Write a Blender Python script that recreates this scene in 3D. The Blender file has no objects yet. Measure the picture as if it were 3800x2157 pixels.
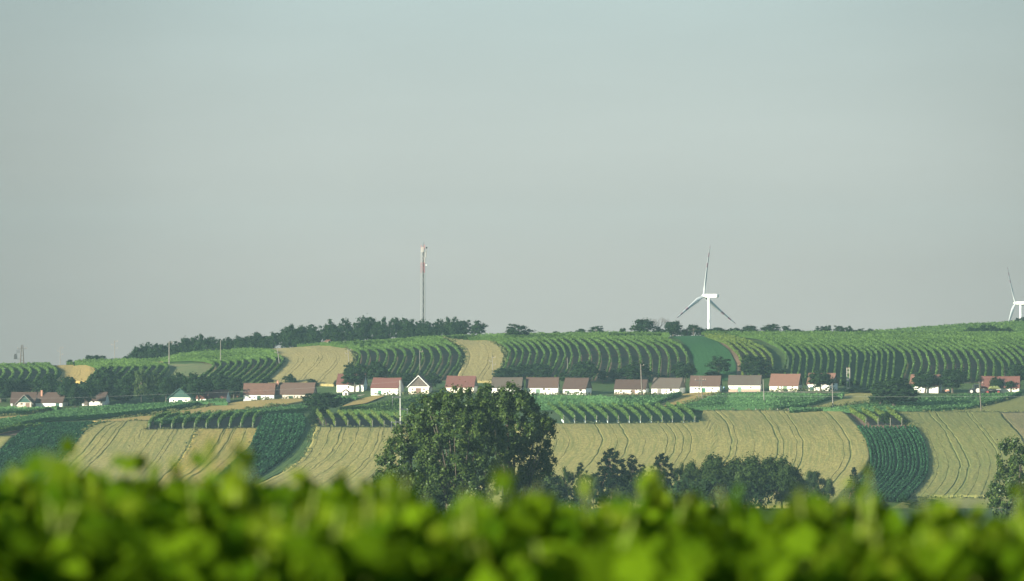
import bpy, bmesh, math, random
import numpy as np
from math import radians as R, sin, cos, pi, tan, sqrt
from mathutils import Vector, Matrix
random.seed(7); RNG = np.random.default_rng(7)
SC = bpy.context.scene; COL = SC.collection
# ------------------------------------------------------------------ camera, sky, sun, exposure
EYE = 55.0                     # height of the camera above the valley datum
F = 15475.0                    # focal length in photo pixels (3800 wide)
U0, V0 = 1900.0, 1078.5
cam = bpy.data.cameras.new('camera'); cam_o = bpy.data.objects.new('camera', cam); COL.objects.link(cam_o)
cam_o.location = (0, 0, EYE); cam_o.rotation_euler = (R(90), 0, 0)
cam.sensor_width = 36; cam.lens = F / 3800 * 36; cam.clip_start = 0.5; cam.clip_end = 30000
cam.dof.use_dof = True; cam.dof.focus_distance = 1150; cam.dof.aperture_fstop = 3.0
SC.camera = cam_o
SUN_AZ, SUN_EL = 52.0, 13.5    # degrees left of straight behind the camera / above the horizon
sd = Vector((-sin(R(SUN_AZ)) * cos(R(SUN_EL)), -cos(R(SUN_AZ)) * cos(R(SUN_EL)), sin(R(SUN_EL))))
sun = bpy.data.lights.new('sun', 'SUN'); sun.energy = 5.0; sun.angle = R(0.5); sun.color = (1.0, 0.95, 0.76)
sun_o = bpy.data.objects.new('sun', sun); COL.objects.link(sun_o)
sun_o.rotation_euler = (-sd).to_track_quat('-Z', 'Y').to_euler(); sun_o.location = (-200, -100, 200)
W = bpy.data.worlds.new('World'); SC.world = W; W.use_nodes = True
nt = W.node_tree; bg = nt.nodes['Background']
sky = nt.nodes.new('ShaderNodeTexSky'); sky.sky_type = 'NISHITA'; sky.sun_disc = False
sky.sun_elevation = R(SUN_EL); sky.sun_rotation = math.atan2(sd.x, sd.y)
sky.air_density = 1.0; sky.dust_density = 3.0; sky.ozone_density = 2.0; sky.altitude = 250
veil = nt.nodes.new('ShaderNodeMix'); veil.data_type = 'RGBA'      # thin high veil over the clear sky
tc = nt.nodes.new('ShaderNodeTexCoord'); sep = nt.nodes.new('ShaderNodeSeparateXYZ')
nt.links.new(tc.outputs['Generated'], sep.inputs[0])
ramp = nt.nodes.new('ShaderNodeValToRGB')
mr = nt.nodes.new('ShaderNodeMapRange'); mr.inputs['From Min'].default_value = -0.03; mr.inputs['From Max'].default_value = 1.0
nt.links.new(sep.outputs['Z'], mr.inputs['Value']); nt.links.new(mr.outputs[0], ramp.inputs[0])
SKY_C = [(0.0, (2.72, 2.70, 2.44)), (0.036, (2.80, 2.84, 2.60)), (0.065, (2.88, 3.2, 3.06)), (0.10, (2.66, 3.26, 3.22)), (0.22, (1.75, 2.8, 3.4)), (1.0, (1.2, 2.3, 3.7))]
while len(ramp.color_ramp.elements) < len(SKY_C): ramp.color_ramp.elements.new(0.5)
for e, (p, c) in zip(ramp.color_ramp.elements, SKY_C): e.position = p; e.color = (*c, 1)
# lens vignette put into the sky colour: darker away from the view centre
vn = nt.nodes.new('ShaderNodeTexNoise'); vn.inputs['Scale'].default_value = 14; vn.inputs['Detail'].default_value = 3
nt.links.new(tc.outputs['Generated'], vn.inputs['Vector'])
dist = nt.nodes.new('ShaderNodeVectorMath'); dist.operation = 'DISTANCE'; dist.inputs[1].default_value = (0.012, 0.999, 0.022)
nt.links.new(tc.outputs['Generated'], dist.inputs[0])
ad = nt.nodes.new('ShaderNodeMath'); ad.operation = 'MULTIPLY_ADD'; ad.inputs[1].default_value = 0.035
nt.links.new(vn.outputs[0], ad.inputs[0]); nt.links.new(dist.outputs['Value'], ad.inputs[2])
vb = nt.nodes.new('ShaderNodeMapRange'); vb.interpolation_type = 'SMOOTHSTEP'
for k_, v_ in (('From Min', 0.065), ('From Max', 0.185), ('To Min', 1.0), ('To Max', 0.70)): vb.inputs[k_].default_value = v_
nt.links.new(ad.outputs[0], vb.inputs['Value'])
st2 = nt.nodes.new('ShaderNodeMapping'); st2.inputs['Scale'].default_value = (6, 6, 34); nt.links.new(tc.outputs['Generated'], st2.inputs['Vector'])
wn = nt.nodes.new('ShaderNodeTexNoise'); wn.inputs['Scale'].default_value = 1.6; wn.inputs['Detail'].default_value = 4; nt.links.new(st2.outputs[0], wn.inputs['Vector'])   # faint streaks in the veil
wr = nt.nodes.new('ShaderNodeMapRange'); wr.inputs['From Min'].default_value = 0.25; wr.inputs['From Max'].default_value = 0.75; wr.inputs['To Min'].default_value = 0.965; wr.inputs['To Max'].default_value = 1.035; nt.links.new(wn.outputs[0], wr.inputs['Value'])
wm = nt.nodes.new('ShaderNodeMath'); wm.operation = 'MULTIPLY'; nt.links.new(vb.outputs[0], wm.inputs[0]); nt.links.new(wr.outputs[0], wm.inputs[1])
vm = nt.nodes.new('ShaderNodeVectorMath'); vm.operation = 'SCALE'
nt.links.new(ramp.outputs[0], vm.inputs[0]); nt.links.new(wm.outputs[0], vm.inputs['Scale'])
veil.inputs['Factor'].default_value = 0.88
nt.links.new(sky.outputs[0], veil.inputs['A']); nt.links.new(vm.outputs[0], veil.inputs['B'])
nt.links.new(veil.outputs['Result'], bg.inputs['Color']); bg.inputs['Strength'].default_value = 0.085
SC.view_settings.view_transform = 'Standard'; SC.view_settings.look = 'None'
SC.view_settings.exposure = 1.18; SC.view_settings.gamma = 1
SC.cycles.volume_max_steps = 64; SC.cycles.max_bounces = 6; SC.cycles.volume_bounces = 1
SC.cycles.transparent_max_bounces = 8; SC.cycles.use_denoising = True

# ------------------------------------------------------------------ materials
MATS = {}
class NT:
    def __init__(s, name):
        s.m = bpy.data.materials.new(name); s.m.use_nodes = True; s.t = s.m.node_tree
        s.b = s.t.nodes['Principled BSDF']; s.b.inputs['Roughness'].default_value = 0.8
        s.b.inputs['Specular IOR Level'].default_value = 0.25; MATS[name] = s.m
    def n(s, kind, **kw):
        k = s.t.nodes.new(kind)
        for a, v in kw.items():
            if a in k.inputs: k.inputs[a].default_value = v
            else: setattr(k, a, v)
        return k
    def l(s, a, b): s.t.links.new(a, b)
    def noise(s, vec, scale, detail=4, rough=0.6):
        k = s.n('ShaderNodeTexNoise', Scale=scale, Detail=detail, Roughness=rough); s.l(vec, k.inputs['Vector']); return k.outputs[0]
    def mapr(s, v, a, b, c=0.0, d=1.0):
        k = s.n('ShaderNodeMapRange'); s.l(v, k.inputs[0])
        for i, x in zip((1, 2, 3, 4), (a, b, c, d)): k.inputs[i].default_value = x
        return k.outputs[0]
    def mix(s, f, a, b):
        k = s.n('ShaderNodeMix', data_type='RGBA')
        for x, key in ((f, 'Factor'), (a, 'A'), (b, 'B')):
            if isinstance(x, (int, float)): k.inputs[key].default_value = x
            elif isinstance(x, tuple): k.inputs[key].default_value = (*x, 1)
            else: s.l(x, k.inputs[key])
        return k.outputs['Result']
    def vec(s, out='Object'): return s.n('ShaderNodeTexCoord').outputs[out]
    def scale(s, v, xyz):
        k = s.n('ShaderNodeMapping'); k.inputs['Scale'].default_value = xyz; s.l(v, k.inputs['Vector']); return k.outputs[0]
    def attr(s, name): return s.n('ShaderNodeAttribute', attribute_name=name).outputs['Fac']
    def color(s, c):
        if isinstance(c, tuple): s.b.inputs['Base Color'].default_value = (*c, 1)
        else: s.l(c, s.b.inputs['Base Color'])
        return s
    def bump(s, h, strength, dist=0.1):
        k = s.n('ShaderNodeBump', Strength=strength, Distance=dist); s.l(h, k.inputs['Height']); s.l(k.outputs[0], s.b.inputs['Normal'])
def plain(name, c, rough=0.7, var=0.25, scale=3.0, metal=0.0):
    m = NT(name); n = m.noise(m.vec(), scale)
    m.color(m.mix(m.mapr(n, 0.3, 0.7), tuple(x * (1 - var) for x in c), tuple(min(1, x * (1 + var)) for x in c)))
    m.b.inputs['Roughness'].default_value = rough; m.b.inputs['Metallic'].default_value = metal
    return m.m
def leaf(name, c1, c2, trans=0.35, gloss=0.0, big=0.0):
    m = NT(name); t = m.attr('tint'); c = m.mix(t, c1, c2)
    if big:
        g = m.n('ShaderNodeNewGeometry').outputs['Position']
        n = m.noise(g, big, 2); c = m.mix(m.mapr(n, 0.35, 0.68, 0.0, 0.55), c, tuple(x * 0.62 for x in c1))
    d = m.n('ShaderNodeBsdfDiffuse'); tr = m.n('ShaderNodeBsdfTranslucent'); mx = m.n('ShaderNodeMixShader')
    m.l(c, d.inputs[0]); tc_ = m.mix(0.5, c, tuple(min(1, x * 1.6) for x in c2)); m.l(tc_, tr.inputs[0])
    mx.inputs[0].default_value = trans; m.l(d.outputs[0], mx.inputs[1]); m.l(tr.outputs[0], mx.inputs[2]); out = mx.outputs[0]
    if gloss:
        gl = m.n('ShaderNodeBsdfGlossy'); gl.inputs['Roughness'].default_value = 0.38; gl.inputs[0].default_value = (0.9, 0.95, 0.9, 1)
        m2 = m.n('ShaderNodeMixShader'); m2.inputs[0].default_value = gloss; m.l(out, m2.inputs[1]); m.l(gl.outputs[0], m2.inputs[2]); out = m2.outputs[0]
    m.l(out, m.t.nodes['Material Output'].inputs['Surface']); return m.m
def wheat(name, c1, c2, cg, streak=0.5, cross=0.3):
    """ripe corn: c1/c2 straw colours, cg greener stalks in drill streaks and wheel tracks"""
    m = NT(name); uv = m.vec('UV'); g = m.n('ShaderNodeNewGeometry').outputs['Position']
    st = m.noise(m.scale(uv, (1.1, 0.05, 1)), 1.0, 3, 0.7); fine = m.noise(m.scale(uv, (1.5, 0.6, 1)), 1.0, 3, 0.75)
    cr = m.noise(m.scale(uv, (0.06, 0.9, 1)), 1.0, 2, 0.6); pat = m.noise(g, 0.035, 3, 0.5)
    c = m.mix(m.mapr(pat, 0.35, 0.68), c1, c2)
    c = m.mix(m.mapr(fine, 0.42, 0.60, 0.0, 0.75), c, tuple(x * 0.60 for x in c1))
    c = m.mix(m.mapr(st, 0.46, 0.64, 0.0, streak), c, cg)
    c = m.mix(m.mapr(cr, 0.52, 0.68, 0.0, cross), c, tuple(0.5 * (a + b) for a, b in zip(c1, cg)))
    c = m.mix(m.attr('tram'), c, tuple(x * 0.75 for x in cg))
    m.color(c); m.b.inputs['Roughness'].default_value = 0.95; m.b.inputs['Specular IOR Level'].default_value = 0.05
    h = m.n('ShaderNodeMath', operation='ADD'); m.l(st, h.inputs[0]); m.l(fine, h.inputs[1]); m.bump(h.outputs[0], 0.35, 0.22)
    return m.m
wheat('wheat_pale', (0.367, 0.309, 0.110), (0.321, 0.283, 0.102), (0.153, 0.176, 0.055), 0.6)
wheat('wheat_gold', (0.475, 0.332, 0.119), (0.427, 0.309, 0.119), (0.269, 0.222, 0.077), 0.35)
wheat('wheat_yellow', (0.412, 0.301, 0.089), (0.344, 0.280, 0.089), (0.168, 0.176, 0.044), 0.6)
wheat('wheat_green', (0.268, 0.249, 0.084), (0.228, 0.228, 0.080), (0.153, 0.184, 0.060), 0.5)
wheat('wheat_buff', (0.362, 0.294, 0.126), (0.329, 0.281, 0.122), (0.313, 0.252, 0.105), 0.3, 0.1)
wheat('wheat_brown', (0.285, 0.230, 0.112), (0.245, 0.213, 0.098), (0.134, 0.143, 0.056), 0.4)
wheat('clover', (0.044, 0.126, 0.042), (0.035, 0.103, 0.035), (0.024, 0.071, 0.024), 0.3, 0.15)
wheat('weedy', (0.103, 0.150, 0.049), (0.067, 0.126, 0.042), (0.032, 0.079, 0.028), 0.6)
def ground(name, ca, cb, cc, s1=0.08, s2=1.3):
    m = NT(name); g = m.n('ShaderNodeNewGeometry').outputs['Position']
    a = m.noise(g, s1, 4, 0.65); b = m.noise(g, s2, 4, 0.7)
    c = m.mix(m.mapr(a, 0.38, 0.62), ca, cb); c = m.mix(m.mapr(b, 0.45, 0.7, 0.0, 0.6), c, cc)
    m.color(c); m.b.inputs['Roughness'].default_value = 0.95; m.b.inputs['Specular IOR Level'].default_value = 0.1
    m.bump(b, 0.6, 0.4); return m.m
ground('meadow', (0.055, 0.10, 0.032), (0.085, 0.12, 0.04), (0.035, 0.065, 0.022))
ground('dry_grass', (0.19, 0.18, 0.09), (0.12, 0.15, 0.065), (0.10, 0.10, 0.05))
ground('soil_mixed', (0.17, 0.115, 0.078), (0.075, 0.10, 0.04), (0.09, 0.07, 0.045), 0.11)
ground('soil_bare', (0.14, 0.098, 0.07), (0.11, 0.08, 0.058), (0.07, 0.052, 0.04))
ground('soil_red', (0.27, 0.165, 0.11), (0.20, 0.13, 0.085), (0.07, 0.06, 0.035))
ground('soil_green', (0.07, 0.12, 0.055), (0.085, 0.13, 0.055), (0.085, 0.08, 0.05))
ground('gravel', (0.34, 0.30, 0.24), (0.28, 0.25, 0.19), (0.16, 0.16, 0.10))
leaf('vine_leaf', (0.0624, 0.1237, 0.0307), (0.147, 0.2429, 0.0647), 0.35, big=0.05)
leaf('vine_leaf_yellow', (0.0688, 0.1213, 0.0287), (0.1741, 0.2292, 0.0539), 0.35)
leaf('vine_leaf_cool', (0.0702, 0.1594, 0.0641), (0.1579, 0.3004, 0.1106), 0.3, big=0.06)
leaf('beet_leaf', (0.0162, 0.0592, 0.0287), (0.0405, 0.1123, 0.0494), 0.2)
leaf('maize_leaf', (0.0194, 0.0719, 0.0341), (0.0486, 0.1348, 0.0583), 0.25)
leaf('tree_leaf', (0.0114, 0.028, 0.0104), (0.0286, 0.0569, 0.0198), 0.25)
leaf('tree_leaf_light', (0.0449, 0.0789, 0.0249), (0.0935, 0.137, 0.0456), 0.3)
leaf('poplar_leaf', (0.0125, 0.0335, 0.0088), (0.0828, 0.1236, 0.0263), 0.2, gloss=0.01)
leaf('pine_leaf', (0.0037, 0.0098, 0.0049), (0.0092, 0.0207, 0.009), 0.1)
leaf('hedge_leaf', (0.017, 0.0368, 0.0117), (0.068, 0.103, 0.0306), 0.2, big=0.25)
leaf('verge_leaf', (0.0552, 0.0782, 0.0276), (0.1472, 0.1564, 0.0644), 0.2)
leaf('near_leaf', (0.01, 0.04, 0.0015), (0.098, 0.172, 0.006), 0.30)
leaf('near_tip', (0.035, 0.095, 0.003), (0.16, 0.225, 0.014), 0.42)
plain('bark', (0.085, 0.07, 0.052)); plain('pale_bark', (0.32, 0.27, 0.20)); plain('pine_bark', (0.12, 0.075, 0.05))
plain('twig', (0.10, 0.085, 0.08)); plain('vine_stem', (0.13, 0.10, 0.065)); plain('shoot', (0.22, 0.27, 0.06))
plain('dark_wood', (0.115, 0.095, 0.08), scale=2); plain('brown_wood', (0.20, 0.13, 0.10)); plain('grey_wood', (0.20, 0.185, 0.165))
plain('post_wood', (0.30, 0.28, 0.24)); plain('pole_wood', (0.13, 0.11, 0.095)); plain('pole_pale', (0.22, 0.20, 0.18))
plain('concrete', (0.40, 0.40, 0.35), 0.8, 0.12); plain('steel', (0.30, 0.31, 0.31), 0.5, 0.1, metal=0.3); plain('dark_steel', (0.06, 0.065, 0.07), 0.5)
plain('galvanised', (0.36, 0.37, 0.36), 0.5, 0.08); plain('white_paint', (0.80, 0.80, 0.78), 0.45, 0.03); plain('red_paint', (0.50, 0.13, 0.12), 0.5, 0.1)
plain('blade_shade_grey', (0.42, 0.45, 0.47), 0.5, 0.03); plain('antenna_grey', (0.52, 0.48, 0.44), 0.6, 0.05); plain('blade_red', (0.30, 0.17, 0.22), 0.5, 0.05); plain('turbine_grey', (0.35, 0.36, 0.37), 0.6, 0.05)  # blade grey holds the unlit look of white blades in its colour
plain('green_door', (0.045, 0.17, 0.10), 0.6); plain('pale_green_door', (0.17, 0.27, 0.19), 0.6); plain('dark_green_door', (0.025, 0.075, 0.06), 0.6)
plain('glass_dark', (0.018, 0.02, 0.02), 0.2, 0.1); plain('window_frame', (0.22, 0.15, 0.09), 0.6); plain('white_frame', (0.6, 0.58, 0.54), 0.6)
plain('plinth', (0.42, 0.30, 0.23)); plain('brick', (0.40, 0.20, 0.14), scale=6); plain('insulator', (0.35, 0.27, 0.22), 0.3)
plain('tube_white', (0.62, 0.72, 0.74), 0.6, 0.1); plain('tyre', (0.02, 0.02, 0.021), 0.9); plain('tractor_body', (0.035, 0.04, 0.05), 0.4)
plain('rim_white', (0.62, 0.60, 0.56), 0.5, 0.05); plain('rim_red', (0.30, 0.06, 0.06), 0.5, 0.05); plain('hay', (0.16, 0.18, 0.07), 0.9)
plain('cable', (0.32, 0.32, 0.31), 0.5, 0.05); plain('blue_barrel', (0.22, 0.33, 0.42), 0.5)
def plaster(name, c, dirt, amt=0.5):
    m = NT(name); o = m.vec('Object'); a = m.noise(o, 0.7, 4, 0.65); b = m.noise(m.scale(o, (1, 1, 0.25)), 2.2, 4, 0.7)
    z = m.n('ShaderNodeSeparateXYZ'); m.l(o, z.inputs[0])
    low = m.mapr(z.outputs['Z'], 0.1, 1.1, 0.75, 0.0)
    st = m.n('ShaderNodeMath', operation='MULTIPLY'); m.l(low, st.inputs[0]); m.l(m.mapr(b, 0.38, 0.6), st.inputs[1])
    c_ = m.mix(m.mapr(a, 0.45, 0.75, 0.0, 0.18 * amt), c, dirt); c_ = m.mix(st.outputs[0], c_, dirt); m.color(c_)
    m.b.inputs['Roughness'].default_value = 0.9; m.bump(b, 0.2, 0.05); return m.m
plaster('plaster_white', (0.87, 0.86, 0.81), (0.60, 0.50, 0.40)); plaster('plaster_cream', (0.84, 0.78, 0.66), (0.52, 0.38, 0.27), 0.8)
plaster('plaster_cool', (0.72, 0.73, 0.72), (0.50, 0.46, 0.42), 0.6); plaster('plaster_pink', (0.60, 0.52, 0.45), (0.42, 0.33, 0.27), 0.6)
def tiles(name, c1, c2, moss, mo=0.4):
    m = NT(name); o = m.vec('Object'); a = m.noise(o, 0.55, 5, 0.7); b = m.noise(o, 3.5, 4, 0.75)
    w = m.n('ShaderNodeTexWave', Scale=1.6, Distortion=0.6, bands_direction='Z'); m.l(o, w.inputs['Vector'])
    w2 = m.n('ShaderNodeTexWave', Scale=1.1, Distortion=0.5, bands_direction='X'); m.l(o, w2.inputs['Vector'])
    c = m.mix(m.mapr(b, 0.3, 0.72), c1, c2); c = m.mix(m.mapr(a, 0.48, 0.72, 0.0, mo), c, moss)
    c = m.mix(m.mapr(w.outputs['Fac'], 0.0, 0.5, 0.35, 0.0), c, tuple(x * 0.5 for x in c1)); m.color(c)
    h = m.n('ShaderNodeMath', operation='ADD'); m.l(w.outputs['Fac'], h.inputs[0]); m.l(w2.outputs['Fac'], h.inputs[1])
    m.bump(h.outputs[0], 0.5, 0.08); m.b.inputs['Specular IOR Level'].default_value = 0.08; return m.m
tiles('roof_red', (0.185, 0.080, 0.066), (0.155, 0.074, 0.064), (0.12, 0.072, 0.064), 0.3)
tiles('roof_brown', (0.105, 0.066, 0.054), (0.088, 0.06, 0.051), (0.06, 0.052, 0.046), 0.5)
tiles('roof_dark', (0.118, 0.078, 0.064), (0.145, 0.092, 0.072), (0.17, 0.09, 0.065), 0.35)
tiles('roof_grey', (0.108, 0.085, 0.071), (0.13, 0.103, 0.084), (0.14, 0.14, 0.11), 0.4)
tiles('roof_patchy', (0.15, 0.088, 0.07), (0.22, 0.115, 0.082), (0.085, 0.066, 0.058), 0.7)
tiles('roof_orange', (0.225, 0.118, 0.088), (0.19, 0.105, 0.08), (0.14, 0.088, 0.07), 0.4)
tiles('roof_green', (0.028, 0.072, 0.05), (0.036, 0.085, 0.055), (0.03, 0.05, 0.036), 0.4)

# ------------------------------------------------------------------ scene helpers
def tag(o, label=None, cat=None, group=None, kind=None):
    if label: o['label'] = label
    if cat: o['category'] = cat
    if group: o['group'] = group
    if kind: o['kind'] = kind
    return o
def empty(name, loc=(0, 0, 0), rz=0.0, label=None, cat=None, group=None):
    o = bpy.data.objects.new(name, None); COL.objects.link(o); o.location = loc; o.rotation_euler = (0, 0, rz)
    o.empty_display_size = 0.5
    return tag(o, label, cat, group)
def link(name, me, mat=None, parent=None):
    o = bpy.data.objects.new(name, me); COL.objects.link(o)
    if mat:
        for x in (mat if isinstance(mat, (list, tuple)) else [mat]): me.materials.append(MATS[x])
    if parent: o.parent = parent
    return o
class MB:
    """collects boxes, bars and lathes; build() links them as ONE mesh"""
    def __init__(s): s.v = []; s.f = []; s.mi = []
    def add(s, vs, fs, mi=0):
        k = len(s.v); s.v += [tuple(v) for v in vs]; s.f += [tuple(i + k for i in f) for f in fs]; s.mi += [mi] * len(fs); return s
    def box(s, x0, x1, y0, y1, z0, z1, mi=0, m=None):
        vs = [(x0, y0, z0), (x1, y0, z0), (x1, y1, z0), (x0, y1, z0), (x0, y0, z1), (x1, y0, z1), (x1, y1, z1), (x0, y1, z1)]
        if m is not None: vs = [tuple(m @ Vector(v)) for v in vs]
        return s.add(vs, [(0, 3, 2, 1), (4, 5, 6, 7), (0, 1, 5, 4), (1, 2, 6, 5), (2, 3, 7, 6), (3, 0, 4, 7)], mi)
    def tube(s, pts, rads, n=8, mi=0, cap=True):
        pts = [Vector(p) for p in pts]
        if isinstance(rads, (int, float)): rads = [rads] * len(pts)
        vs = []
        for i, p in enumerate(pts):
            t = (pts[min(i + 1, len(pts) - 1)] - pts[max(i - 1, 0)]).normalized()
            a = t.cross(Vector((0, 0, 1)) if abs(t.z) < 0.9 else Vector((1, 0, 0))).normalized(); b = t.cross(a)
            for k in range(n):
                q = p + (a * cos(2 * pi * k / n) + b * sin(2 * pi * k / n)) * rads[i]; vs.append(tuple(q))
        fs = [(i * n + k, i * n + (k + 1) % n, (i + 1) * n + (k + 1) % n, (i + 1) * n + k) for i in range(len(pts) - 1) for k in range(n)]
        if cap: fs += [tuple(range(n - 1, -1, -1)), tuple((len(pts) - 1) * n + k for k in range(n))]
        return s.add(vs, fs, mi)
    def build(s, name, mat, parent=None, smooth=False):
        me = bpy.data.meshes.new(name); me.from_pydata(s.v, [], s.f); me.update()
        o = link(name, me, mat, parent)
        if len(me.materials) > 1: me.polygons.foreach_set('material_index', s.mi)
        if smooth: me.polygons.foreach_set('use_smooth', [True] * len(me.polygons))
        return o
def quads_mesh(name, V, tint):
    """V: (4N,3) quad corners, tint: (N,)"""
    n = len(V) // 4; me = bpy.data.meshes.new(name)
    me.vertices.add(4 * n); me.vertices.foreach_set('co', np.ascontiguousarray(V, dtype=np.float32).ravel())
    me.loops.add(4 * n); me.loops.foreach_set('vertex_index', np.arange(4 * n, dtype=np.int32))
    me.polygons.add(n); me.polygons.foreach_set('loop_start', np.arange(0, 4 * n, 4, dtype=np.int32))
    me.update(calc_edges=True); me.validate()
    at = me.attributes.new('tint', 'FLOAT', 'FACE'); at.data.foreach_set('value', np.ascontiguousarray(tint, dtype=np.float32))
    return me
def grid_mesh(name, P, uv=None, tram=None):
    a, b = P.shape[:2]; me = bpy.data.meshes.new(name); idx = np.arange(a * b).reshape(a, b)
    fs = np.stack([idx[:-1, :-1], idx[1:, :-1], idx[1:, 1:], idx[:-1, 1:]], -1).reshape(-1, 4)
    n = len(fs)
    me.vertices.add(a * b); me.vertices.foreach_set('co', np.ascontiguousarray(P, dtype=np.float32).ravel())
    me.loops.add(4 * n); me.loops.foreach_set('vertex_index', np.ascontiguousarray(fs, dtype=np.int32).ravel())
    me.polygons.add(n); me.polygons.foreach_set('loop_start', np.arange(0, 4 * n, 4, dtype=np.int32))
    me.update(calc_edges=True); me.polygons.foreach_set('use_smooth', [True] * n)
    if uv is not None:
        l = me.uv_layers.new(name='UVMap'); l.data.foreach_set('uv', np.ascontiguousarray(uv.reshape(-1, 2)[fs.ravel()], dtype=np.float32).ravel())
    if tram is not None:
        at = me.attributes.new('tram', 'FLOAT', 'POINT'); at.data.foreach_set('value', np.ascontiguousarray(tram, dtype=np.float32).ravel())
    # faces must look up
    if n and me.polygons[n // 2].normal.z < 0: me.flip_normals()
    return me
def leaf_quads(C, Nn, size, rng=RNG, aspect=1.0):
    """quads centred on C facing Nn, random spin"""
    n = len(C); Nn = Nn / (np.linalg.norm(Nn, axis=1, keepdims=True) + 1e-9)
    r = rng.normal(size=(n, 3)); a = np.cross(Nn, r); a /= (np.linalg.norm(a, axis=1, keepdims=True) + 1e-9); b = np.cross(Nn, a)
    h = (np.asarray(size) * 0.5).reshape(-1, 1) * np.ones((n, 1)); a = a * h * aspect; b = b * h
    return np.stack([C - a - b * 0.6, C + a * 0.3 - b, C + a + b * 0.7, C - a * 0.5 + b], 1).reshape(-1, 3)

# ------------------------------------------------------------------ the lie of the land
# zones: enlarged windows of the photograph in which fields were measured; every reading is turned into photo pixels,
# then into a point on the modelled slope
ZONE = {1: (0, 1150, 2.565), 2: (900, 1150, 2.565), 3: (1800, 1150, 2.565), 4: (2800, 1150, 2.565),
        5: (0, 1500, 2.216), 6: (900, 1500, 2.216), 7: (1800, 1500, 2.216), 8: (2800, 1500, 2.216),
        9: (0, 1540, 3.375), 10: (700, 1480, 3.375), 11: (3100, 1480, 3.467), 0: (0, 0, 1)}
def px(z, pts):
    ox, oy, k = ZONE[z]; return np.array([(ox + x / k, oy + y / k) for x, y in pts], float)
def p1(z, x, y): return tuple(px(z, [(x, y)])[0])
CREST = np.array([(-600, 1372), (0, 1371), (148, 1366), (191, 1364), (273, 1361), (331, 1352), (456, 1350), (600, 1346), (663, 1331), (741, 1320), (858, 1314), (935, 1307),
                  (1017, 1301), (1095, 1296), (1173, 1290), (1290, 1284), (1407, 1279), (1524, 1271), (1617, 1263), (1750, 1261), (1875, 1256), (2073, 1254),
                  (2268, 1250), (2463, 1253), (2619, 1248), (2800, 1249), (3240, 1249), (3800, 1250), (4400, 1250)], float)
BASE = np.array([(-600, 1514), (60, 1513), (355, 1507), (665, 1498), (840, 1495), (963, 1486), (1110, 1483), (1420, 1467), (1560, 1461), (1700, 1459), (2000, 1467), (2150, 1466),
                 (2340, 1467), (2475, 1464), (2615, 1460), (2770, 1455), (2915, 1453), (3050, 1451), (3420, 1458), (3740, 1460), (4400, 1462)], float)
RIDGE = np.array([(-600, 1400), (2800, 1300), (3100, 1252), (3240, 1243), (3385, 1231), (3580, 1217), (3755, 1209), (3800, 1205), (4400, 1190)], float)
DK = np.array([-60, 0, 30, 90, 200, 400, 560, 620, 800, 900, 940, 1050, 1085, 1200, 1214, 1305, 1352, 1420, 1560, 1700, 2200, 3200, 4600], float)
def knots(u):
    u = np.clip(np.asarray(u, float), -600, 4400); z = lambda v, d: -(v - V0) / F * d
    c = np.interp(u, CREST[:, 0], CREST[:, 1]); b = np.interp(u, BASE[:, 0], BASE[:, 1]); r = np.interp(u, RIDGE[:, 0], RIDGE[:, 1])
    o = np.ones_like(u); zc = z(c, 1352)
    return np.stack([-1.9 * o, -2.05 * o, -3.1 * o, -10 * o, -23 * o, -36 * o, -39 * o, -40 * o, -42 * o, -48.6 * o, z(1889 * o, 940), z(1592 * o, 1050), z(1556 * o, 1085),
                     z(b, 1200), z(b - 12, 1214), z(c + 22, 1305), zc, zc - 1.6, z(np.maximum(r, 1190), 1560), z(np.maximum(r, 1190) + 130, 1700), -58 * o, -80 * o, -114 * o], 0)
_h = np.diff(DK)[:, None]
def height(u, d):
    """ground height relative to the eye, monotone cubic along the line of sight"""
    u = np.asarray(u, float).ravel(); d = np.asarray(d, float).ravel(); Z = knots(u); dl = np.diff(Z, axis=0) / _h
    m = np.zeros_like(Z); p = dl[:-1] * dl[1:]; w1 = 2 * _h[1:] + _h[:-1]; w2 = _h[1:] + 2 * _h[:-1]
    with np.errstate(all='ignore'): m[1:-1] = np.where(p > 0, (w1 + w2) / (w1 / dl[:-1] + w2 / dl[1:]), 0)
    m[0] = dl[0]; m[-1] = dl[-1]
    k = np.clip(np.searchsorted(DK, d, side='right') - 1, 0, len(DK) - 2); j = np.arange(len(u)); h = _h[k, 0]
    t = np.clip((d - DK[k]) / h, 0, 1); t2 = t * t; t3 = t2 * t
    return Z[k, j] * (2 * t3 - 3 * t2 + 1) + h * m[k, j] * (t3 - 2 * t2 + t) + Z[k + 1, j] * (3 * t2 - 2 * t3) + h * m[k + 1, j] * (t3 - t2)
def gz(x, y):
    """ground height at world x, y"""
    x = np.asarray(x, float).ravel(); y = np.asarray(y, float).ravel()
    return EYE + height(U0 + F * x / np.maximum(y, 1), y)
UT = np.linspace(-600, 4400, 251); DT = np.concatenate([np.linspace(860, 1210, 141), np.linspace(1212, 1352, 141)])
_uu, _dd = np.meshgrid(UT, DT, indexing='ij'); VT = (V0 - F * height(_uu, _dd).reshape(_uu.shape) / _dd)
VT = np.minimum.accumulate(VT, axis=1)
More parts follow.
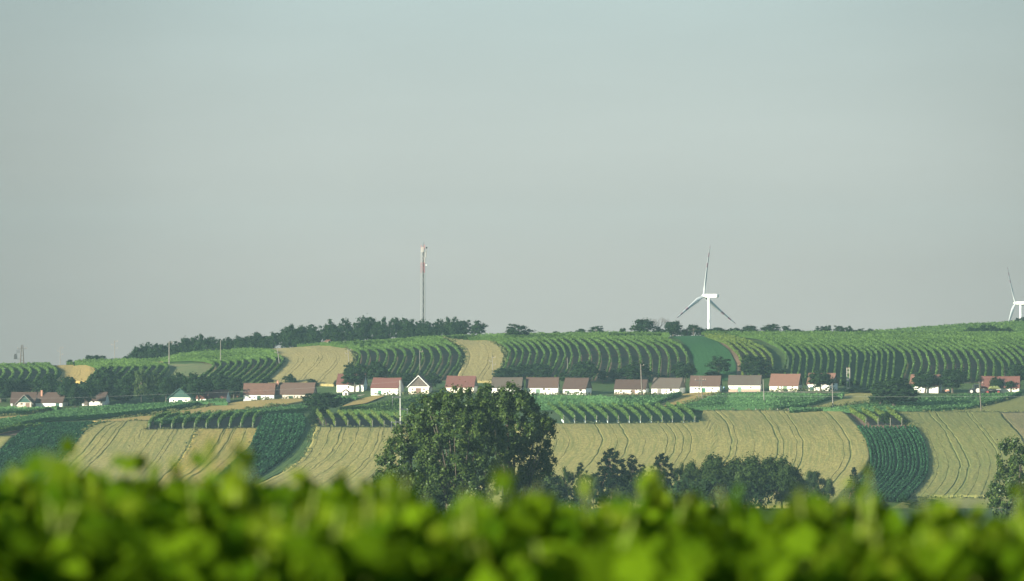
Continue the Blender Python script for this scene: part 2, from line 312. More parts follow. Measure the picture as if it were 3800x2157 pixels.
def depth_at(u, v):
    u = np.asarray(u, float).ravel(); v = np.asarray(v, float).ravel(); out = np.empty(len(u))
    for i0 in range(0, len(u), 4000):
        uu, vv = u[i0:i0 + 4000], v[i0:i0 + 4000]
        fu = np.clip((uu + 600) / 20, 0, 249.999); k = fu.astype(int); t = (fu - k)[:, None]
        row = VT[k] * (1 - t) + VT[k + 1] * t
        i = np.clip((row > vv[:, None]).sum(1), 1, row.shape[1] - 1); j = np.arange(len(uu))
        a, b = row[j, i - 1], row[j, i]; q = np.clip((a - vv) / np.maximum(a - b, 1e-6), 0, 1)
        out[i0:i0 + 4000] = DT[i - 1] + (DT[i] - DT[i - 1]) * q
    return out
def on_ground(P):
    """photo pixels (...,2) -> world points (...,3) on the ground"""
    P = np.asarray(P, float); sh = P.shape[:-1]; u = P[..., 0].ravel(); v = P[..., 1].ravel(); d = depth_at(u, v)
    z = EYE + height(u, d); return np.stack([(u - U0) / F * d, d, z], -1).reshape(*sh, 3)
def at_depth(u, v, d): return Vector(((u - U0) / F * d, d, EYE - (v - V0) / F * d))
ua = np.concatenate([np.linspace(-9000, -700, 30), np.linspace(-600, 4400, 251), np.linspace(4500, 12800, 30)])
da = np.concatenate([np.linspace(-50, 40, 30), np.linspace(48, 850, 70), np.linspace(856, 1420, 190), np.linspace(1430, 1720, 40), np.linspace(1760, 4500, 40)])
uu, dd = np.meshgrid(ua, da, indexing='ij'); zz = EYE + height(uu, dd).reshape(uu.shape)
ang = (uu - U0) / F; wx = ang * np.maximum(dd, 60)
o = link('terrain', grid_mesh('terrain', np.stack([wx, dd, zz], -1)), 'meadow'); tag(o, kind='structure')

# ------------------------------------------------------------------ fields
def resample(p, m):
    p = np.asarray(p, float); s = np.concatenate([[0], np.cumsum(np.hypot(*np.diff(p, axis=0).T))]); s /= s[-1]
    t = np.linspace(0, 1, m); q = np.stack([np.interp(t, s, p[:, 0]), np.interp(t, s, p[:, 1])], 1)
    k = max(1, m // 16)                                    # soften the corners
    qq = np.pad(q, ((k, k), (0, 0)), mode='reflect', reflect_type='odd'); w = np.hanning(2 * k + 3)[1:-1]; w /= w.sum()
    return np.stack([np.convolve(qq[:, c], w, 'valid') for c in (0, 1)], 1)
def guided(guides, S, m):
    """lines at parameters S (0..1) blended between the guide lines; guides = [(s, pixel polyline), ...]"""
    gs = np.array([g[0] for g in guides], float); G = np.stack([resample(g[1], m) for g in guides]); S = np.asarray(S, float)
    i = np.clip(np.searchsorted(gs, S, side='right') - 1, 0, len(gs) - 2); t = ((S - gs[i]) / (gs[i + 1] - gs[i]))[:, None, None]
    return G[i] * (1 - t) + G[i + 1] * t
def run_on(guides):
    """carry a field that the near vines hide at the bottom on down to the valley floor"""
    out = []
    for s_, g in guides:
        if 1720 < g[-1, 1] < 1845:
            d_ = g[-1] - g[-2]; k = (1889 - g[-1, 1]) / max(8, d_[1]); g = np.concatenate([g, [g[-1] + d_ * k * np.array([.8, 1])]])
        out.append((s_, g))
    return out
def smooth_noise(n, amp, step, rng=RNG):
    k = max(4, int(n / step) + 3); a = rng.normal(0, amp, k); return np.interp(np.linspace(0, k - 1, n), np.arange(k), a)
def field(name, label, guides, mat, h=0.6, nS=30, m=70, trams=(), kind='stuff', cat='field', dv=0, skirt=True, wob=0.0):
    """a standing crop (or a sheet of soil when h is small) draped on the slope; trams = wheel tracks at these parameters"""
    guides = run_on([(s, g + np.array([0, dv])) for s, g in guides])
    mid = on_ground(guided(guides, [0, 1], m)[:, m // 2]); wid = max(1.0, float(np.linalg.norm(mid[1] - mid[0])))
    S = list(np.linspace(0, 1, nS)); hh = {}; kk = {}; st_ = {}
    for t in trams:
        t, k = t if isinstance(t, tuple) else (t, 1.0); kk[round(t, 4)] = min(1.0, .25 + k * .55)
        w = 0.17 * k / wid; S = [x for x in S if abs(x - t) > w * 1.3]
        for x, y in ((t - w * 1.25, 1), (t - w, 1), (t - w * .8, 0.1), (t + w * .8, 0.1), (t + w, 1), (t + w * 1.25, 1)): S.append(x); hh[x] = y; st_[x] = kk[round(t, 4)]
    S = np.array(sorted(S)); P = guided(guides, np.clip(S, 0, 1), m)
    if wob:
        P = P + np.stack([smooth_noise(m, wob, 3), np.zeros(m)], 1)[None]
    Q = on_ground(P); low = np.array([hh.get(x, 1.0) for x in S])
    cs = np.linspace(0, 1, nS); nz = RNG.normal(0, 0.06 if h > 0.3 else 0.0, (nS, m)); hgt = h * low[:, None] * (1 + np.stack([np.interp(S, cs, nz[:, q]) for q in range(m)], 1))
    if h > 0.3: hgt[low < 0.5] = h * .9
    ln = float(np.linalg.norm(np.diff(Q[len(S) // 2], axis=0), axis=1).sum())
    Q[..., 2] += hgt; uv = np.stack(np.meshgrid(S * wid, np.linspace(0, 1, m) * ln, indexing='ij'), -1); tram = np.stack([(np.clip(.8 + smooth_noise(m, .35, 4), .15, 1) * st_[x] if hh.get(x, 1) < .5 else np.zeros(m)) for x in S])
    if skirt and h > 0.3:                                  # the standing edge of the crop
        def edge(A, d): B = A.copy(); B[..., 2] -= d; return B
        Q = np.concatenate([edge(Q[:1], h + .3), Q, edge(Q[-1:], h + .3)], 0); uv = np.concatenate([uv[:1], uv, uv[-1:]], 0); tram = np.concatenate([tram[:1], tram, tram[-1:]], 0)
        Q = np.concatenate([edge(Q[:, :1], h + .3), Q, edge(Q[:, -1:], h + .3)], 1); uv = np.concatenate([uv[:, :1], uv, uv[:, -1:]], 1); tram = np.concatenate([tram[:, :1], tram, tram[:, -1:]], 1)
    o = link(name, grid_mesh(name, Q, uv, tram), mat); return tag(o, label, cat if kind != 'structure' else None, None, kind)
def row_quads(Q, h, w, dens, size, h0=0.35, gap=0.0, rng=RNG, core_on=True):
    """leaf quads of one hedge-like row along ground points Q"""
    seg = np.linalg.norm(np.diff(Q, axis=0), axis=1); cum = np.concatenate([[0], np.cumsum(seg)]); L = cum[-1]
    n = max(8, int(L * dens)); s = rng.uniform(0, L, n)
    if gap:
        g = smooth_noise(max(8, int(L)), 1.0, 2.0, rng); keep = np.interp(s, np.linspace(0, L, len(g)), g) > -1.9 + gap * 3; s = s[keep]; n = len(s)
    k = np.clip(np.searchsorted(cum, s) - 1, 0, len(seg) - 1); t = (s - cum[k]) / np.maximum(seg[k], 1e-6)
    P = Q[k] * (1 - t[:, None]) + Q[k + 1] * t[:, None]; T = Q[k + 1] - Q[k]; T /= np.linalg.norm(T, axis=1, keepdims=True) + 1e-9
    side = np.stack([T[:, 1], -T[:, 0], np.zeros(n)], 1)
    hv = h * (1 + np.interp(s, np.linspace(0, L, max(8, int(L / 1.3))), rng.normal(0, 0.10, max(8, int(L / 1.3)))))
    zz = h0 * h + (hv - h0 * h) * rng.beta(1.6, 1.15, n); a = rng.choice([-1, 1], n) * rng.uniform(0.3, 1, n) * w * 0.5 * np.sqrt(np.clip(1.25 - (zz / h), 0.15, 1))
    C = P + side * a[:, None]; C[:, 2] += zz
    Nn = side * np.sign(a)[:, None] * 0.9 + rng.normal(0, 0.55, (n, 3)); Nn[:, 2] += 0.45 + 1.0 * (zz / h > 0.85)
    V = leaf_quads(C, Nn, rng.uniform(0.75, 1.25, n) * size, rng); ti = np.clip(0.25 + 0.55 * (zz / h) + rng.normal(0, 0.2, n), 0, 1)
    if not core_on: return V, ti
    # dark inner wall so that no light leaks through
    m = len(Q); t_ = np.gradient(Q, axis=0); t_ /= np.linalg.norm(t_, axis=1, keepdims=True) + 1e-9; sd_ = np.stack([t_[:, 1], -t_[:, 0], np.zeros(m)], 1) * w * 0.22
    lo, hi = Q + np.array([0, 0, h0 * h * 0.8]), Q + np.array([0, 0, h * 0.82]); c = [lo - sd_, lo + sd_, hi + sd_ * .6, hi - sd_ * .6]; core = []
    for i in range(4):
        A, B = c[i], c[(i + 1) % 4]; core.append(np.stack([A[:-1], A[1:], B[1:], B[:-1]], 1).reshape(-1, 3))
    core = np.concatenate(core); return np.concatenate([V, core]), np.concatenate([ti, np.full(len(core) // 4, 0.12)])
def vine_rows(label, group, guides, n, mat='vine_leaf', h=1.7, w=0.75, dens=11, size=0.42, dv=9, m=44, h0=0.35, posts=0, tubes=0, jit=0.0):
    """every row of a vineyard block is a thing of its own"""
    S = np.linspace(0, 1, n) + (RNG.normal(0, jit, n) if jit else 0); P = guided(guides, np.clip(S, 0, 1), m); P[..., 1] += dv; out = []
    for i in range(n):
        p = P[i].copy(); p[:, 0] += smooth_noise(m, 1.0, 5); Q = on_ground(p); keep = np.concatenate([[True], np.linalg.norm(np.diff(Q, axis=0), axis=1) > 0.02]); Q = Q[keep]
        if len(Q) < 3: continue
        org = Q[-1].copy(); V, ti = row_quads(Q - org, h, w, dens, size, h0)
        if posts:
            r = empty('vine_row', org, 0, label, 'vine row', group); me = quads_mesh('foliage', V, ti); link('foliage', me, mat, r)
            b = MB(); T = (Q[-2] - Q[-1]); T /= np.linalg.norm(T); b.tube([(0, 0, -.3), (0, 0, h + .1)], 0.06, 6); b.build('end_post', 'post_wood', r)
            if tubes:
                s0 = 0.9
                for k in range(tubes):
                    q = T * (s0 + k * 1.5 + random.uniform(-.2, .2)); tb = MB(); tb.tube([(q[0], q[1], q[2] - .1), (q[0], q[1], q[2] + .62)], 0.085, 6); tb.build('vine_guard', 'tube_white', r)
        else:
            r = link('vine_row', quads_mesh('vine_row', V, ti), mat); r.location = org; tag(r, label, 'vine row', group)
        out.append(r)
    return out
def crop_rows(name, label, cat, guides, n, mat, h=1.6, w=0.8, dens=9, size=0.42, dv=9, m=50, h0=0.3, jit=0.3, gap=0.0):
    """a planting whose rows run together in the photograph: ONE object of kind stuff"""
    P = guided(run_on(guides), np.linspace(0, 1, n), m); P[..., 1] += dv; Vs, Ts = [], []
    for i in range(n):
        Q = on_ground(P[i]); Q[:, 0] += RNG.normal(0, jit * .3); keep = np.concatenate([[True], np.linalg.norm(np.diff(Q, axis=0), axis=1) > 0.02]); Q = Q[keep]
        if len(Q) < 3: continue
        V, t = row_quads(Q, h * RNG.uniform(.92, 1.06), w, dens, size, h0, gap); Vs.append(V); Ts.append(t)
    o = link(name, quads_mesh(name, np.concatenate(Vs), np.concatenate(Ts)), mat); return tag(o, label, cat, None, 'stuff')
def sh(p, dx, dy=0): return p + np.array([dx, dy], float)
# ------------------------------------------------------------------ hillside behind the houses: vineyard blocks and corn strips
def soil(guides, mat, h=0.07, **k): return field('soil', None, guides, mat, h, k.pop('nS', 12), k.pop('m', 60), kind='structure', **k)
g1 = px(1, [(250, 505), (420, 528), (520, 572), (550, 612), (520, 665), (470, 730)])
G = [(0, sh(g1, -260)), (1, g1)]
soil(G, 'soil_mixed', dv=8)
vine_rows('curving vine row on the small knoll below the wooden lattice pylon', 'vine rows on the knoll by the lattice pylon', G, 9, h=1.9)
field('wheat_field', 'golden corn strip on the crest between the knoll vineyard and the short vine rows', [(0, px(1, [(492, 530), (560, 556), (600, 605), (570, 655), (515, 700)])),
      (1, px(1, [(700, 522), (835, 535), (900, 562), (925, 602), (880, 645), (820, 700)]))], 'wheat_gold', 0.6, 24, 60, [(.45, .7), (.55, .7)])
ga = px(1, [(640, 512), (830, 522), (965, 565), (905, 620), (830, 690)]); gb = px(1, [(1230, 490), (1430, 515), (1600, 545), (1560, 605), (1470, 690)])
soil([(0, ga), (1, gb)], 'soil_mixed', dv=8)
vine_rows('short bent vine row on the slope above the grove and birch', 'vine rows above the grove', [(0, ga), (1, gb)], 9, h=1.9)
field('wheat_field', 'thin pale corn strip on the skyline under the lone utility pole', [(0, px(1, [(1165, 486), (1300, 478), (1420, 482), (1560, 500)])), (1, px(1, [(1200, 515), (1350, 520), (1450, 520), (1560, 520)]))], 'wheat_green', 0.5, 8, 40)
soil([(0, px(1, [(1600, 520), (1620, 600), (1560, 680)])), (1, px(1, [(2040, 510), (2000, 570), (1860, 680)]))], 'dry_grass', 0.05)
ga = px(1, [(1500, 450), (1800, 468), (1960, 490), (2045, 520), (2015, 575), (1900, 655), (1800, 720)]); gb = px(2, [(-100, 400), (150, 415), (330, 445), (398, 478), (350, 545), (250, 640), (120, 740)])
soil([(0, ga), (1, gb)], 'soil_mixed', dv=8)
vine_rows('slanting vine row left of the broad corn strip on the hillside', 'vine rows left of the broad corn strip', [(0, ga), (1, gb)], 10)
field('wheat_field', 'broad pale corn strip above the long brown roofed cellar house', [(0, px(2, [(95, 388), (300, 420), (395, 472), (408, 505), (350, 565), (270, 645), (240, 740)])),
      (.5, px(2, [(480, 352), (680, 390), (760, 450), (720, 530), (620, 620), (540, 720)])), (1, px(2, [(890, 352), (990, 372), (1055, 425), (1066, 500), (1010, 580), (930, 655), (870, 730)]))],
      'wheat_buff', 0.6, 40, 80, [(.2, .6), (.26, .6), (.47, .8), (.52, .8), (.74, .7), (.79, .8)], wob=1.2)
ga = px(2, [(850, 342), (1010, 365), (1105, 395), (1120, 440), (1105, 500), (1060, 600)]); gb = px(2, [(1700, 275), (1900, 300), (2020, 350), (2072, 430), (2050, 525), (1955, 660)])
soil([(0, ga), (1, gb)], 'soil_mixed', dv=8)
vine_rows('bowed vine row between the two pale corn strips on the hillside', 'vine rows between the two pale corn strips', [(0, ga), (1, gb)], 12, h=1.5)
field('wheat_field', 'tall rounded pale corn strip above the red roofed house beside the poplars', [(0, px(2, [(1840, 272), (2010, 312), (2100, 382), (2128, 455), (2090, 560), (2030, 690)])),
      (1, px(2, [(2170, 268), (2350, 300), (2455, 365), (2500, 440), (2470, 560), (2400, 650), (2370, 700)]))], 'wheat_buff', 0.6, 24, 80, [(.12, .8), (.6, .6), (.7, .6)], wob=1.0)
h8 = [(0, px(3, [(-60, 275), (100, 295), (190, 340), (240, 400), (205, 505), (140, 640)])), (.45, px(3, [(600, 235), (740, 270), (830, 340), (862, 430), (840, 525), (760, 660)])),
      (.8, px(3, [(1150, 225), (1350, 270), (1500, 345), (1560, 440), (1562, 525), (1540, 670)])), (1, px(3, [(1480, 230), (1700, 270), (1860, 340), (1920, 430), (1926, 500), (1925, 640)]))]
soil(h8, 'soil_mixed', dv=8, nS=24)
soil([(0, px(3, [(1580, 300), (1680, 400), (1690, 520), (1690, 660)])), (1, px(3, [(1630, 300), (1740, 400), (1745, 520), (1745, 660)]))], 'soil_red', 0.11, nS=6)
vine_rows('long bowed vine row on the hill above the white cellar houses behind the poplars', 'vine rows on the central hill', h8, 22, h=1.4, w=.68, dens=9)
field('clover_field', 'smooth bright green crop strip on the central hill', [(0, px(3, [(1700, 252), (1850, 290), (1950, 390), (1985, 500), (1980, 680)])), (1, px(3, [(2035, 247), (2200, 300), (2320, 390), (2388, 520), (2385, 680)]))], 'clover', 0.3, 24, 60)
field('wheat_field', 'short cream stubble strip at the top of the green crop', [(0, px(3, [(1660, 236), (1850, 234), (2030, 238)])), (1, px(3, [(1690, 250), (1850, 252), (2030, 250)]))], 'wheat_pale', 0.3, 6, 30)
h10 = [(0, px(3, [(2090, 245), (2300, 318), (2415, 425), (2448, 530), (2455, 660)])), (.5, px(3, [(2180, 240), (2400, 305), (2545, 400), (2610, 480), (2610, 640)])), (1, px(3, [(2260, 238), (2480, 295), (2640, 360), (2735, 450), (2745, 620)]))]
soil([(0, sh(h10[0][1], -22)), (1, h10[2][1])], 'soil_red', dv=4)
vine_rows('yellowish vine row on reddish soil beside the bright green strip', 'vine rows on the reddish strip', h10, 5, 'vine_leaf_yellow', h=1.5, w=.7)
ha = [(0, px(4, [(-250, 235), (50, 275), (220, 350), (302, 425), (303, 475), (283, 640)])), (.7, px(4, [(550, 237), (800, 285), (1000, 370), (1076, 430), (1056, 560), (1028, 750)])), (1, px(4, [(900, 240), (1130, 290), (1280, 370), (1336, 420), (1326, 530), (1305, 760)]))]
soil(ha, 'soil_green', dv=8, nS=24)
vine_rows('straight tall vine row on the steep slope above the red roofed houses', 'vine rows on the steep slope', ha, 17, h=1.8, w=.62)
hb = [(0, px(4, [(1080, 245), (1290, 325), (1420, 410), (1446, 520), (1395, 680)])), (1, px(4, [(1700, 235), (1950, 280), (2190, 385), (2288, 510), (2275, 680)]))]
soil(hb, 'soil_mixed', dv=8)
vine_rows('bowed vine row on the slope above the shaded tractor', 'vine rows above the tractor', hb, 12)
hc = [(0, px(4, [(1780, 232), (2020, 288), (2240, 395), (2365, 520), (2365, 660)])), (.6, px(4, [(2050, 222), (2300, 270), (2490, 360), (2620, 480), (2660, 640)])), (1, px(4, [(2300, 218), (2560, 280), (2800, 400), (2950, 560)]))]
soil(hc, 'soil_mixed', dv=8)
vine_rows('slanting bright vine row at the edge of the hill above the tiled barn', 'vine rows above the tiled barn', hc, 8)
def canopy(label, z, top, bot, n, mat='vine_leaf', **k): return crop_rows(k.pop('name', 'vineyard'), label, 'vineyard', [(0, px(z, top) + np.array([0, k.pop('up', 0)])), (1, px(z, bot))], n, mat, **k)
canopy('vine canopy along the crest of the knoll', 1, [(-80, 528), (200, 516), (380, 518), (480, 545)], [(-80, 560), (200, 545), (380, 545), (480, 560)], 3, h=1.7, dv=4)
canopy('vine canopy along the crest under the low hilltop bushes', 1, [(640, 520), (860, 484), (1100, 484), (1300, 500)], [(700, 540), (900, 520), (1100, 510), (1300, 520)], 4, h=1.7, dv=4)
canopy('vine canopy on the crest under the long tree belt', 1, [(1300, 462), (1600, 432), (1900, 400), (2300, 390), (2600, 410)], [(1560, 500), (1800, 490), (2000, 500), (2300, 440), (2640, 430)], 6, h=1.7, dv=4)
canopy('vine canopy on the crest below the hilltop copse', 2, [(520, 345), (800, 318), (1200, 295), (1600, 272), (1880, 285)], [(900, 352), (1100, 372), (1400, 330), (1700, 305), (1950, 315)], 6, h=1.7, dv=4)
canopy('vine canopy on the flat crest around the lone tree', 3, [(-480, 268), (-200, 250), (300, 238), (900, 222), (1400, 222), (1720, 236)], [(-150, 300), (100, 292), (400, 282), (900, 270), (1400, 262), (1760, 262)], 7, h=1.7, dv=4)
canopy('vine canopy on the flat crest right of the wind turbine', 4, [(-500, 222), (0, 214), (700, 214), (1300, 214), (2000, 216), (2600, 220)], [(-380, 262), (0, 262), (700, 258), (1300, 258), (1900, 250), (2600, 262)], 8, h=1.7, dv=4)
# the farther ridge rising at the right edge
far = MB(); Vs, Ts = [], []
for k, d in enumerate(np.linspace(1440, 1562, 14)):
    u = np.linspace(3180 + max(0, (1500 - d)) * .2, 4000, 60); Q = np.stack([(u - U0) / F * d, np.full(60, d), EYE + height(u, np.full(60, d))], -1)
    V, t = row_quads(Q, 1.8, 1.6, 7, 0.6, .1); Vs.append(V); Ts.append(t)
tag(link('vineyard', quads_mesh('vineyard', np.concatenate(Vs), np.concatenate(Ts)), 'vine_leaf'), 'vineyard on the farther ridge before the second wind turbine', 'vineyard', None, 'stuff')
# ------------------------------------------------------------------ the bench in front of the houses
canopy('low vineyard in front of the gabled farmhouse', 1, [(-80, 925), (330, 930), (540, 935)], [(-80, 1015), (260, 1000), (560, 960)], 8, 'vine_leaf_cool', h=1.5, dv=2, up=15)
field('stubble_strip', 'narrow ochre strip below the gabled farmhouse', [(0, px(1, [(-80, 1034), (260, 1008), (590, 966), (720, 952)])), (1, px(1, [(-80, 1062), (250, 1032), (590, 980), (720, 960)]))], 'wheat_gold', 0.25, 6, 50)
canopy('broad green vineyard band between the two ochre strips', 1, [(-80, 1075), (270, 1035), (640, 975), (1030, 935), (1600, 905), (2160, 905)], [(-80, 1200), (400, 1095), (900, 1066), (1500, 1003), (2140, 900)], 16, 'vine_leaf_cool', h=1.5, dv=-8, dens=8, up=15)
field('stubble_strip', 'long ochre stubble strip rising to the long cellar house', [(0, px(1, [(880, 1072), (1500, 1012), (2130, 908), (2308, 880), (2600, 864), (2890, 852)])), (1, px(1, [(1000, 1092), (1450, 1072), (2000, 1000), (2308, 956), (2700, 916), (2900, 875)]))], 'wheat_gold', 0.35, 20, 90, [(.45, .6), (.8, .6)])
canopy('thin vine band under the long ochre strip', 1, [(1470, 1076), (2000, 1010), (2308, 966), (2700, 930), (2920, 900)], [(1480, 1088), (2000, 1040), (2440, 1015), (2920, 980)], 6, 'vine_leaf_cool', h=1.5, dv=0, up=15)
ga = px(9, [(2130, 40), (1975, 75), (1890, 130), (1864, 205)]); gb = px(10, [(910, 225), (850, 265), (815, 320), (806, 398)])
soil([(0, px(9, [(2010, 40), (1860, 120), (1770, 214)])), (1, px(10, [(970, 225), (900, 300), (870, 392)]))], 'soil_bare', 0.08)
vine_rows('sunlit vine row with a wooden end post on dark ploughed soil', 'vine rows on the dark soil terrace', [(0, ga), (1, gb)], 10, 'vine_leaf', h=1.9, w=.65, dv=0, m=30, h0=.4, posts=1)
ga = px(10, [(1600, 205), (1640, 255), (1668, 310), (1690, 368)]); gb = px(10, [(2560, 250), (2640, 290), (2700, 340), (2750, 375)])
soil([(0, px(10, [(1560, 240), (1590, 300), (1610, 372)])), (1, px(10, [(2650, 250), (2800, 320), (2850, 380)]))], 'soil_bare', 0.08)
vine_rows('yellowing vine row with an end post beside the concrete power mast', 'yellowing vine rows by the concrete mast', [(0, ga), (1, gb)], 8, 'vine_leaf_yellow', h=1.9, w=.7, dv=0, m=30, h0=.35, posts=1)
canopy('green vine bed behind the yellowing rows', 2, [(930, 945), (1150, 915), (1340, 880), (1700, 815), (1950, 800)], [(930, 1005), (1300, 1022), (1700, 1030), (1950, 1040)], 13, h=1.5, dv=0, dens=8, up=15)
field('stubble_strip', 'small ochre patch below the bright red roofed house', [(0, px(2, [(1075, 866), (1230, 832), (1345, 826)])), (1, px(2, [(945, 930), (1170, 900), (1345, 832)]))], 'wheat_gold', 0.3, 12, 40)
canopy('narrow vine strip beside the tiny white shed', 2, [(870, 812), (1000, 822), (1090, 822)], [(900, 905), (1000, 868), (1090, 832)], 5, 'vine_leaf_cool', h=1.4, dv=4, up=15)
canopy('dense vineyard below the row of dark roofed houses', 3, [(250, 812), (900, 812), (1250, 828), (1830, 806)], [(250, 960), (600, 965), (1540, 945), (1860, 822)], 17, 'vine_leaf_cool', h=1.5, dv=2, up=15)
ga = px(3, [(600, 945), (655, 985), (712, 1035), (752, 1082)]); gb = px(3, [(1830, 945), (1905, 985), (1965, 1035), (2000, 1088)])
soil([(0, px(3, [(480, 950), (560, 1000), (620, 1095)])), (1, px(3, [(1860, 950), (1990, 1010), (2060, 1090)]))], 'soil_green', 0.06)
vine_rows('young vine row with pale plant guards and an end post above the corn field', 'young vine rows with pale guards', [(0, ga), (1, gb)], 13, 'vine_leaf', h=2.0, w=.6, dv=0, m=30, h0=.5, posts=1, tubes=6)
field('stubble_strip', 'wedge of ochre stubble under the wooden trestle pylon', [(0, px(3, [(1530, 936), (1700, 894), (1880, 812), (2000, 797)])), (1, px(3, [(1640, 938), (1900, 898), (2050, 845), (2240, 792)]))], 'wheat_gold', 0.3, 20, 50, [(.3, .7), (.5, .7), (.75, .7)])
canopy('dense vineyard below the red roofed houses', 4, [(-680, 930), (-500, 872), (-330, 806), (0, 800), (480, 802), (840, 830)], [(-680, 978), (-300, 978), (0, 976), (220, 974), (480, 948), (840, 838)], 22, 'vine_leaf_cool', h=1.5, dv=-2, dens=8, up=15)
field('stubble_strip', 'pale wedge of corn left of the big round tree', [(0, px(4, [(450, 950), (680, 876), (880, 814), (1140, 786)])), (1, px(4, [(560, 955), (800, 920), (1000, 888), (1140, 866)]))], 'wheat_pale', 0.4, 20, 50, [(.6, .7), (.75, .7)])
canopy('curving vineyard below the tractor and the tiled barn', 4, [(340, 975), (800, 945), (1110, 900), (1560, 850), (2000, 812), (2490, 806)], [(340, 985), (860, 1000), (1330, 1000), (1650, 995), (2000, 978), (2300, 908), (2540, 830)], 24, 'vine_leaf_cool', h=1.5, dv=-2, dens=8, up=15)
field('wheat_field', 'pale corn slope at the right end of the bench', [(0, px(4, [(1960, 990), (2150, 968), (2330, 905), (2565, 828), (2900, 770)])), (1, px(4, [(1400, 994), (1950, 994), (2350, 994), (2900, 994)]))], 'wheat_green', 0.6, 24, 60, [(.5, .5)])
# ------------------------------------------------------------------ the lower slope
field('wheat_field', 'sliver of pale corn left of the dark leafy field', [(0, px(9, [(-400, 285), (-450, 480), (-500, 760)])), (1, px(9, [(190, 285), (90, 390), (-20, 490), (-260, 760)]))], 'wheat_pale', 0.6, 12, 40)
g_ = [(0, px(9, [(480, 122), (330, 200), (185, 300), (0, 480), (-260, 760), (-400, 900)])), (1, px(9, [(1320, 108), (1150, 150), (1030, 240), (900, 420), (600, 760), (400, 950)]))]
soil(g_, 'soil_green', 0.06)
crop_rows('leafy_field', 'dark green leafy root crop field on the lower slope', 'field', g_, 23, 'beet_leaf', h=0.9, w=0.85, dens=14, size=0.45, dv=3, h0=.1, gap=.3)
canopy('two vine rows above the dark leafy field', 1, [(-80, 1150), (120, 1112), (420, 1090)], [(-80, 1200), (60, 1168), (200, 1120)], 3, h=1.7, dv=4, up=15)
soil([(0, px(1, [(-80, 1165), (160, 1140), (330, 1105)])), (1, px(1, [(-80, 1212), (140, 1212), (190, 1180)]))], 'soil_bare', .08)
field('wheat_field', 'pale striped corn field between the dark leafy crop and the golden field', [(0, px(9, [(1340, 110), (1165, 152), (1040, 245), (905, 430), (700, 640), (400, 900)])), (.25, px(9, [(1600, 105), (1500, 220), (1400, 380), (1230, 560), (980, 800)])),
      (.44, px(9, [(1885, 98), (1785, 195), (1650, 380), (1520, 560), (1250, 820)])), (.5, px(9, [(1830, 214), (1720, 345), (1600, 500), (1380, 800)])), (1, px(9, [(2470, 196), (2400, 340), (2325, 490), (2180, 680), (1950, 900)]))],
      'wheat_pale', 0.65, 48, 90, [(.11, 1.3), (.16, .5), (.215, .5), (.25, 1.2), (.62, .6), (.78, .6), (.82, .6), (.995, 1.4)], wob=1.3)
field('wheat_field', 'golden yellow corn field with forked wheel tracks', [(0, px(10, [(100, 400), (45, 520), (0, 650), (-150, 860), (-350, 1050)])), (.5, px(10, [(500, 400), (420, 560), (300, 740), (130, 900), (-100, 1060)])),
      (1, px(10, [(885, 388), (850, 520), (785, 640), (600, 810), (330, 1050)]))], 'wheat_yellow', 0.65, 34, 80, [(.44, 1.3), (.47, .8), (.59, 1.2), (.62, .7), (.8, .6)], wob=1.5)
g_ = [(0, px(10, [(960, 245), (885, 400), (790, 640), (600, 810), (330, 1050)])), (1, px(10, [(1430, 230), (1465, 340), (1400, 490), (1330, 620), (1180, 770), (860, 1010)]))]
soil(g_, 'soil_green', 0.06)
crop_rows('leafy_field', 'dark bluish green crop in curved rows between two corn fields', 'field', g_, 11, 'beet_leaf', h=1.3, w=1.2, dens=18, size=0.55, dv=3, h0=.1, gap=.35)
field('weedy_strip', 'light green weedy strip beside the dark curved crop', [(0, px(10, [(1430, 230), (1470, 345), (1400, 500), (1330, 640), (1180, 790), (850, 1030)])), (1, px(10, [(1600, 330), (1575, 440), (1540, 610), (1430, 770), (1200, 930), (850, 1090)]))], 'weedy', 0.5, 20, 60, [(.35, .8), (.7, .8)])
field('wheat_field', 'wide grey green corn field left of the poplars', [(0, px(10, [(1600, 372), (1570, 470), (1530, 620), (1430, 780), (1200, 945), (860, 1110)])), (.4, px(10, [(2100, 380), (2060, 560), (1950, 720), (1700, 920), (1350, 1120)])),
      (1, px(10, [(2800, 385), (2790, 560), (2760, 760), (2650, 950), (2450, 1150)]))], 'wheat_pale', 0.65, 44, 90, [(.05, .7), (.15, .8), (.26, .9), (.3, .5), (.43, .7), (.56, .5), (.66, .7), (.7, .5), (.82, .7)], wob=1.6)
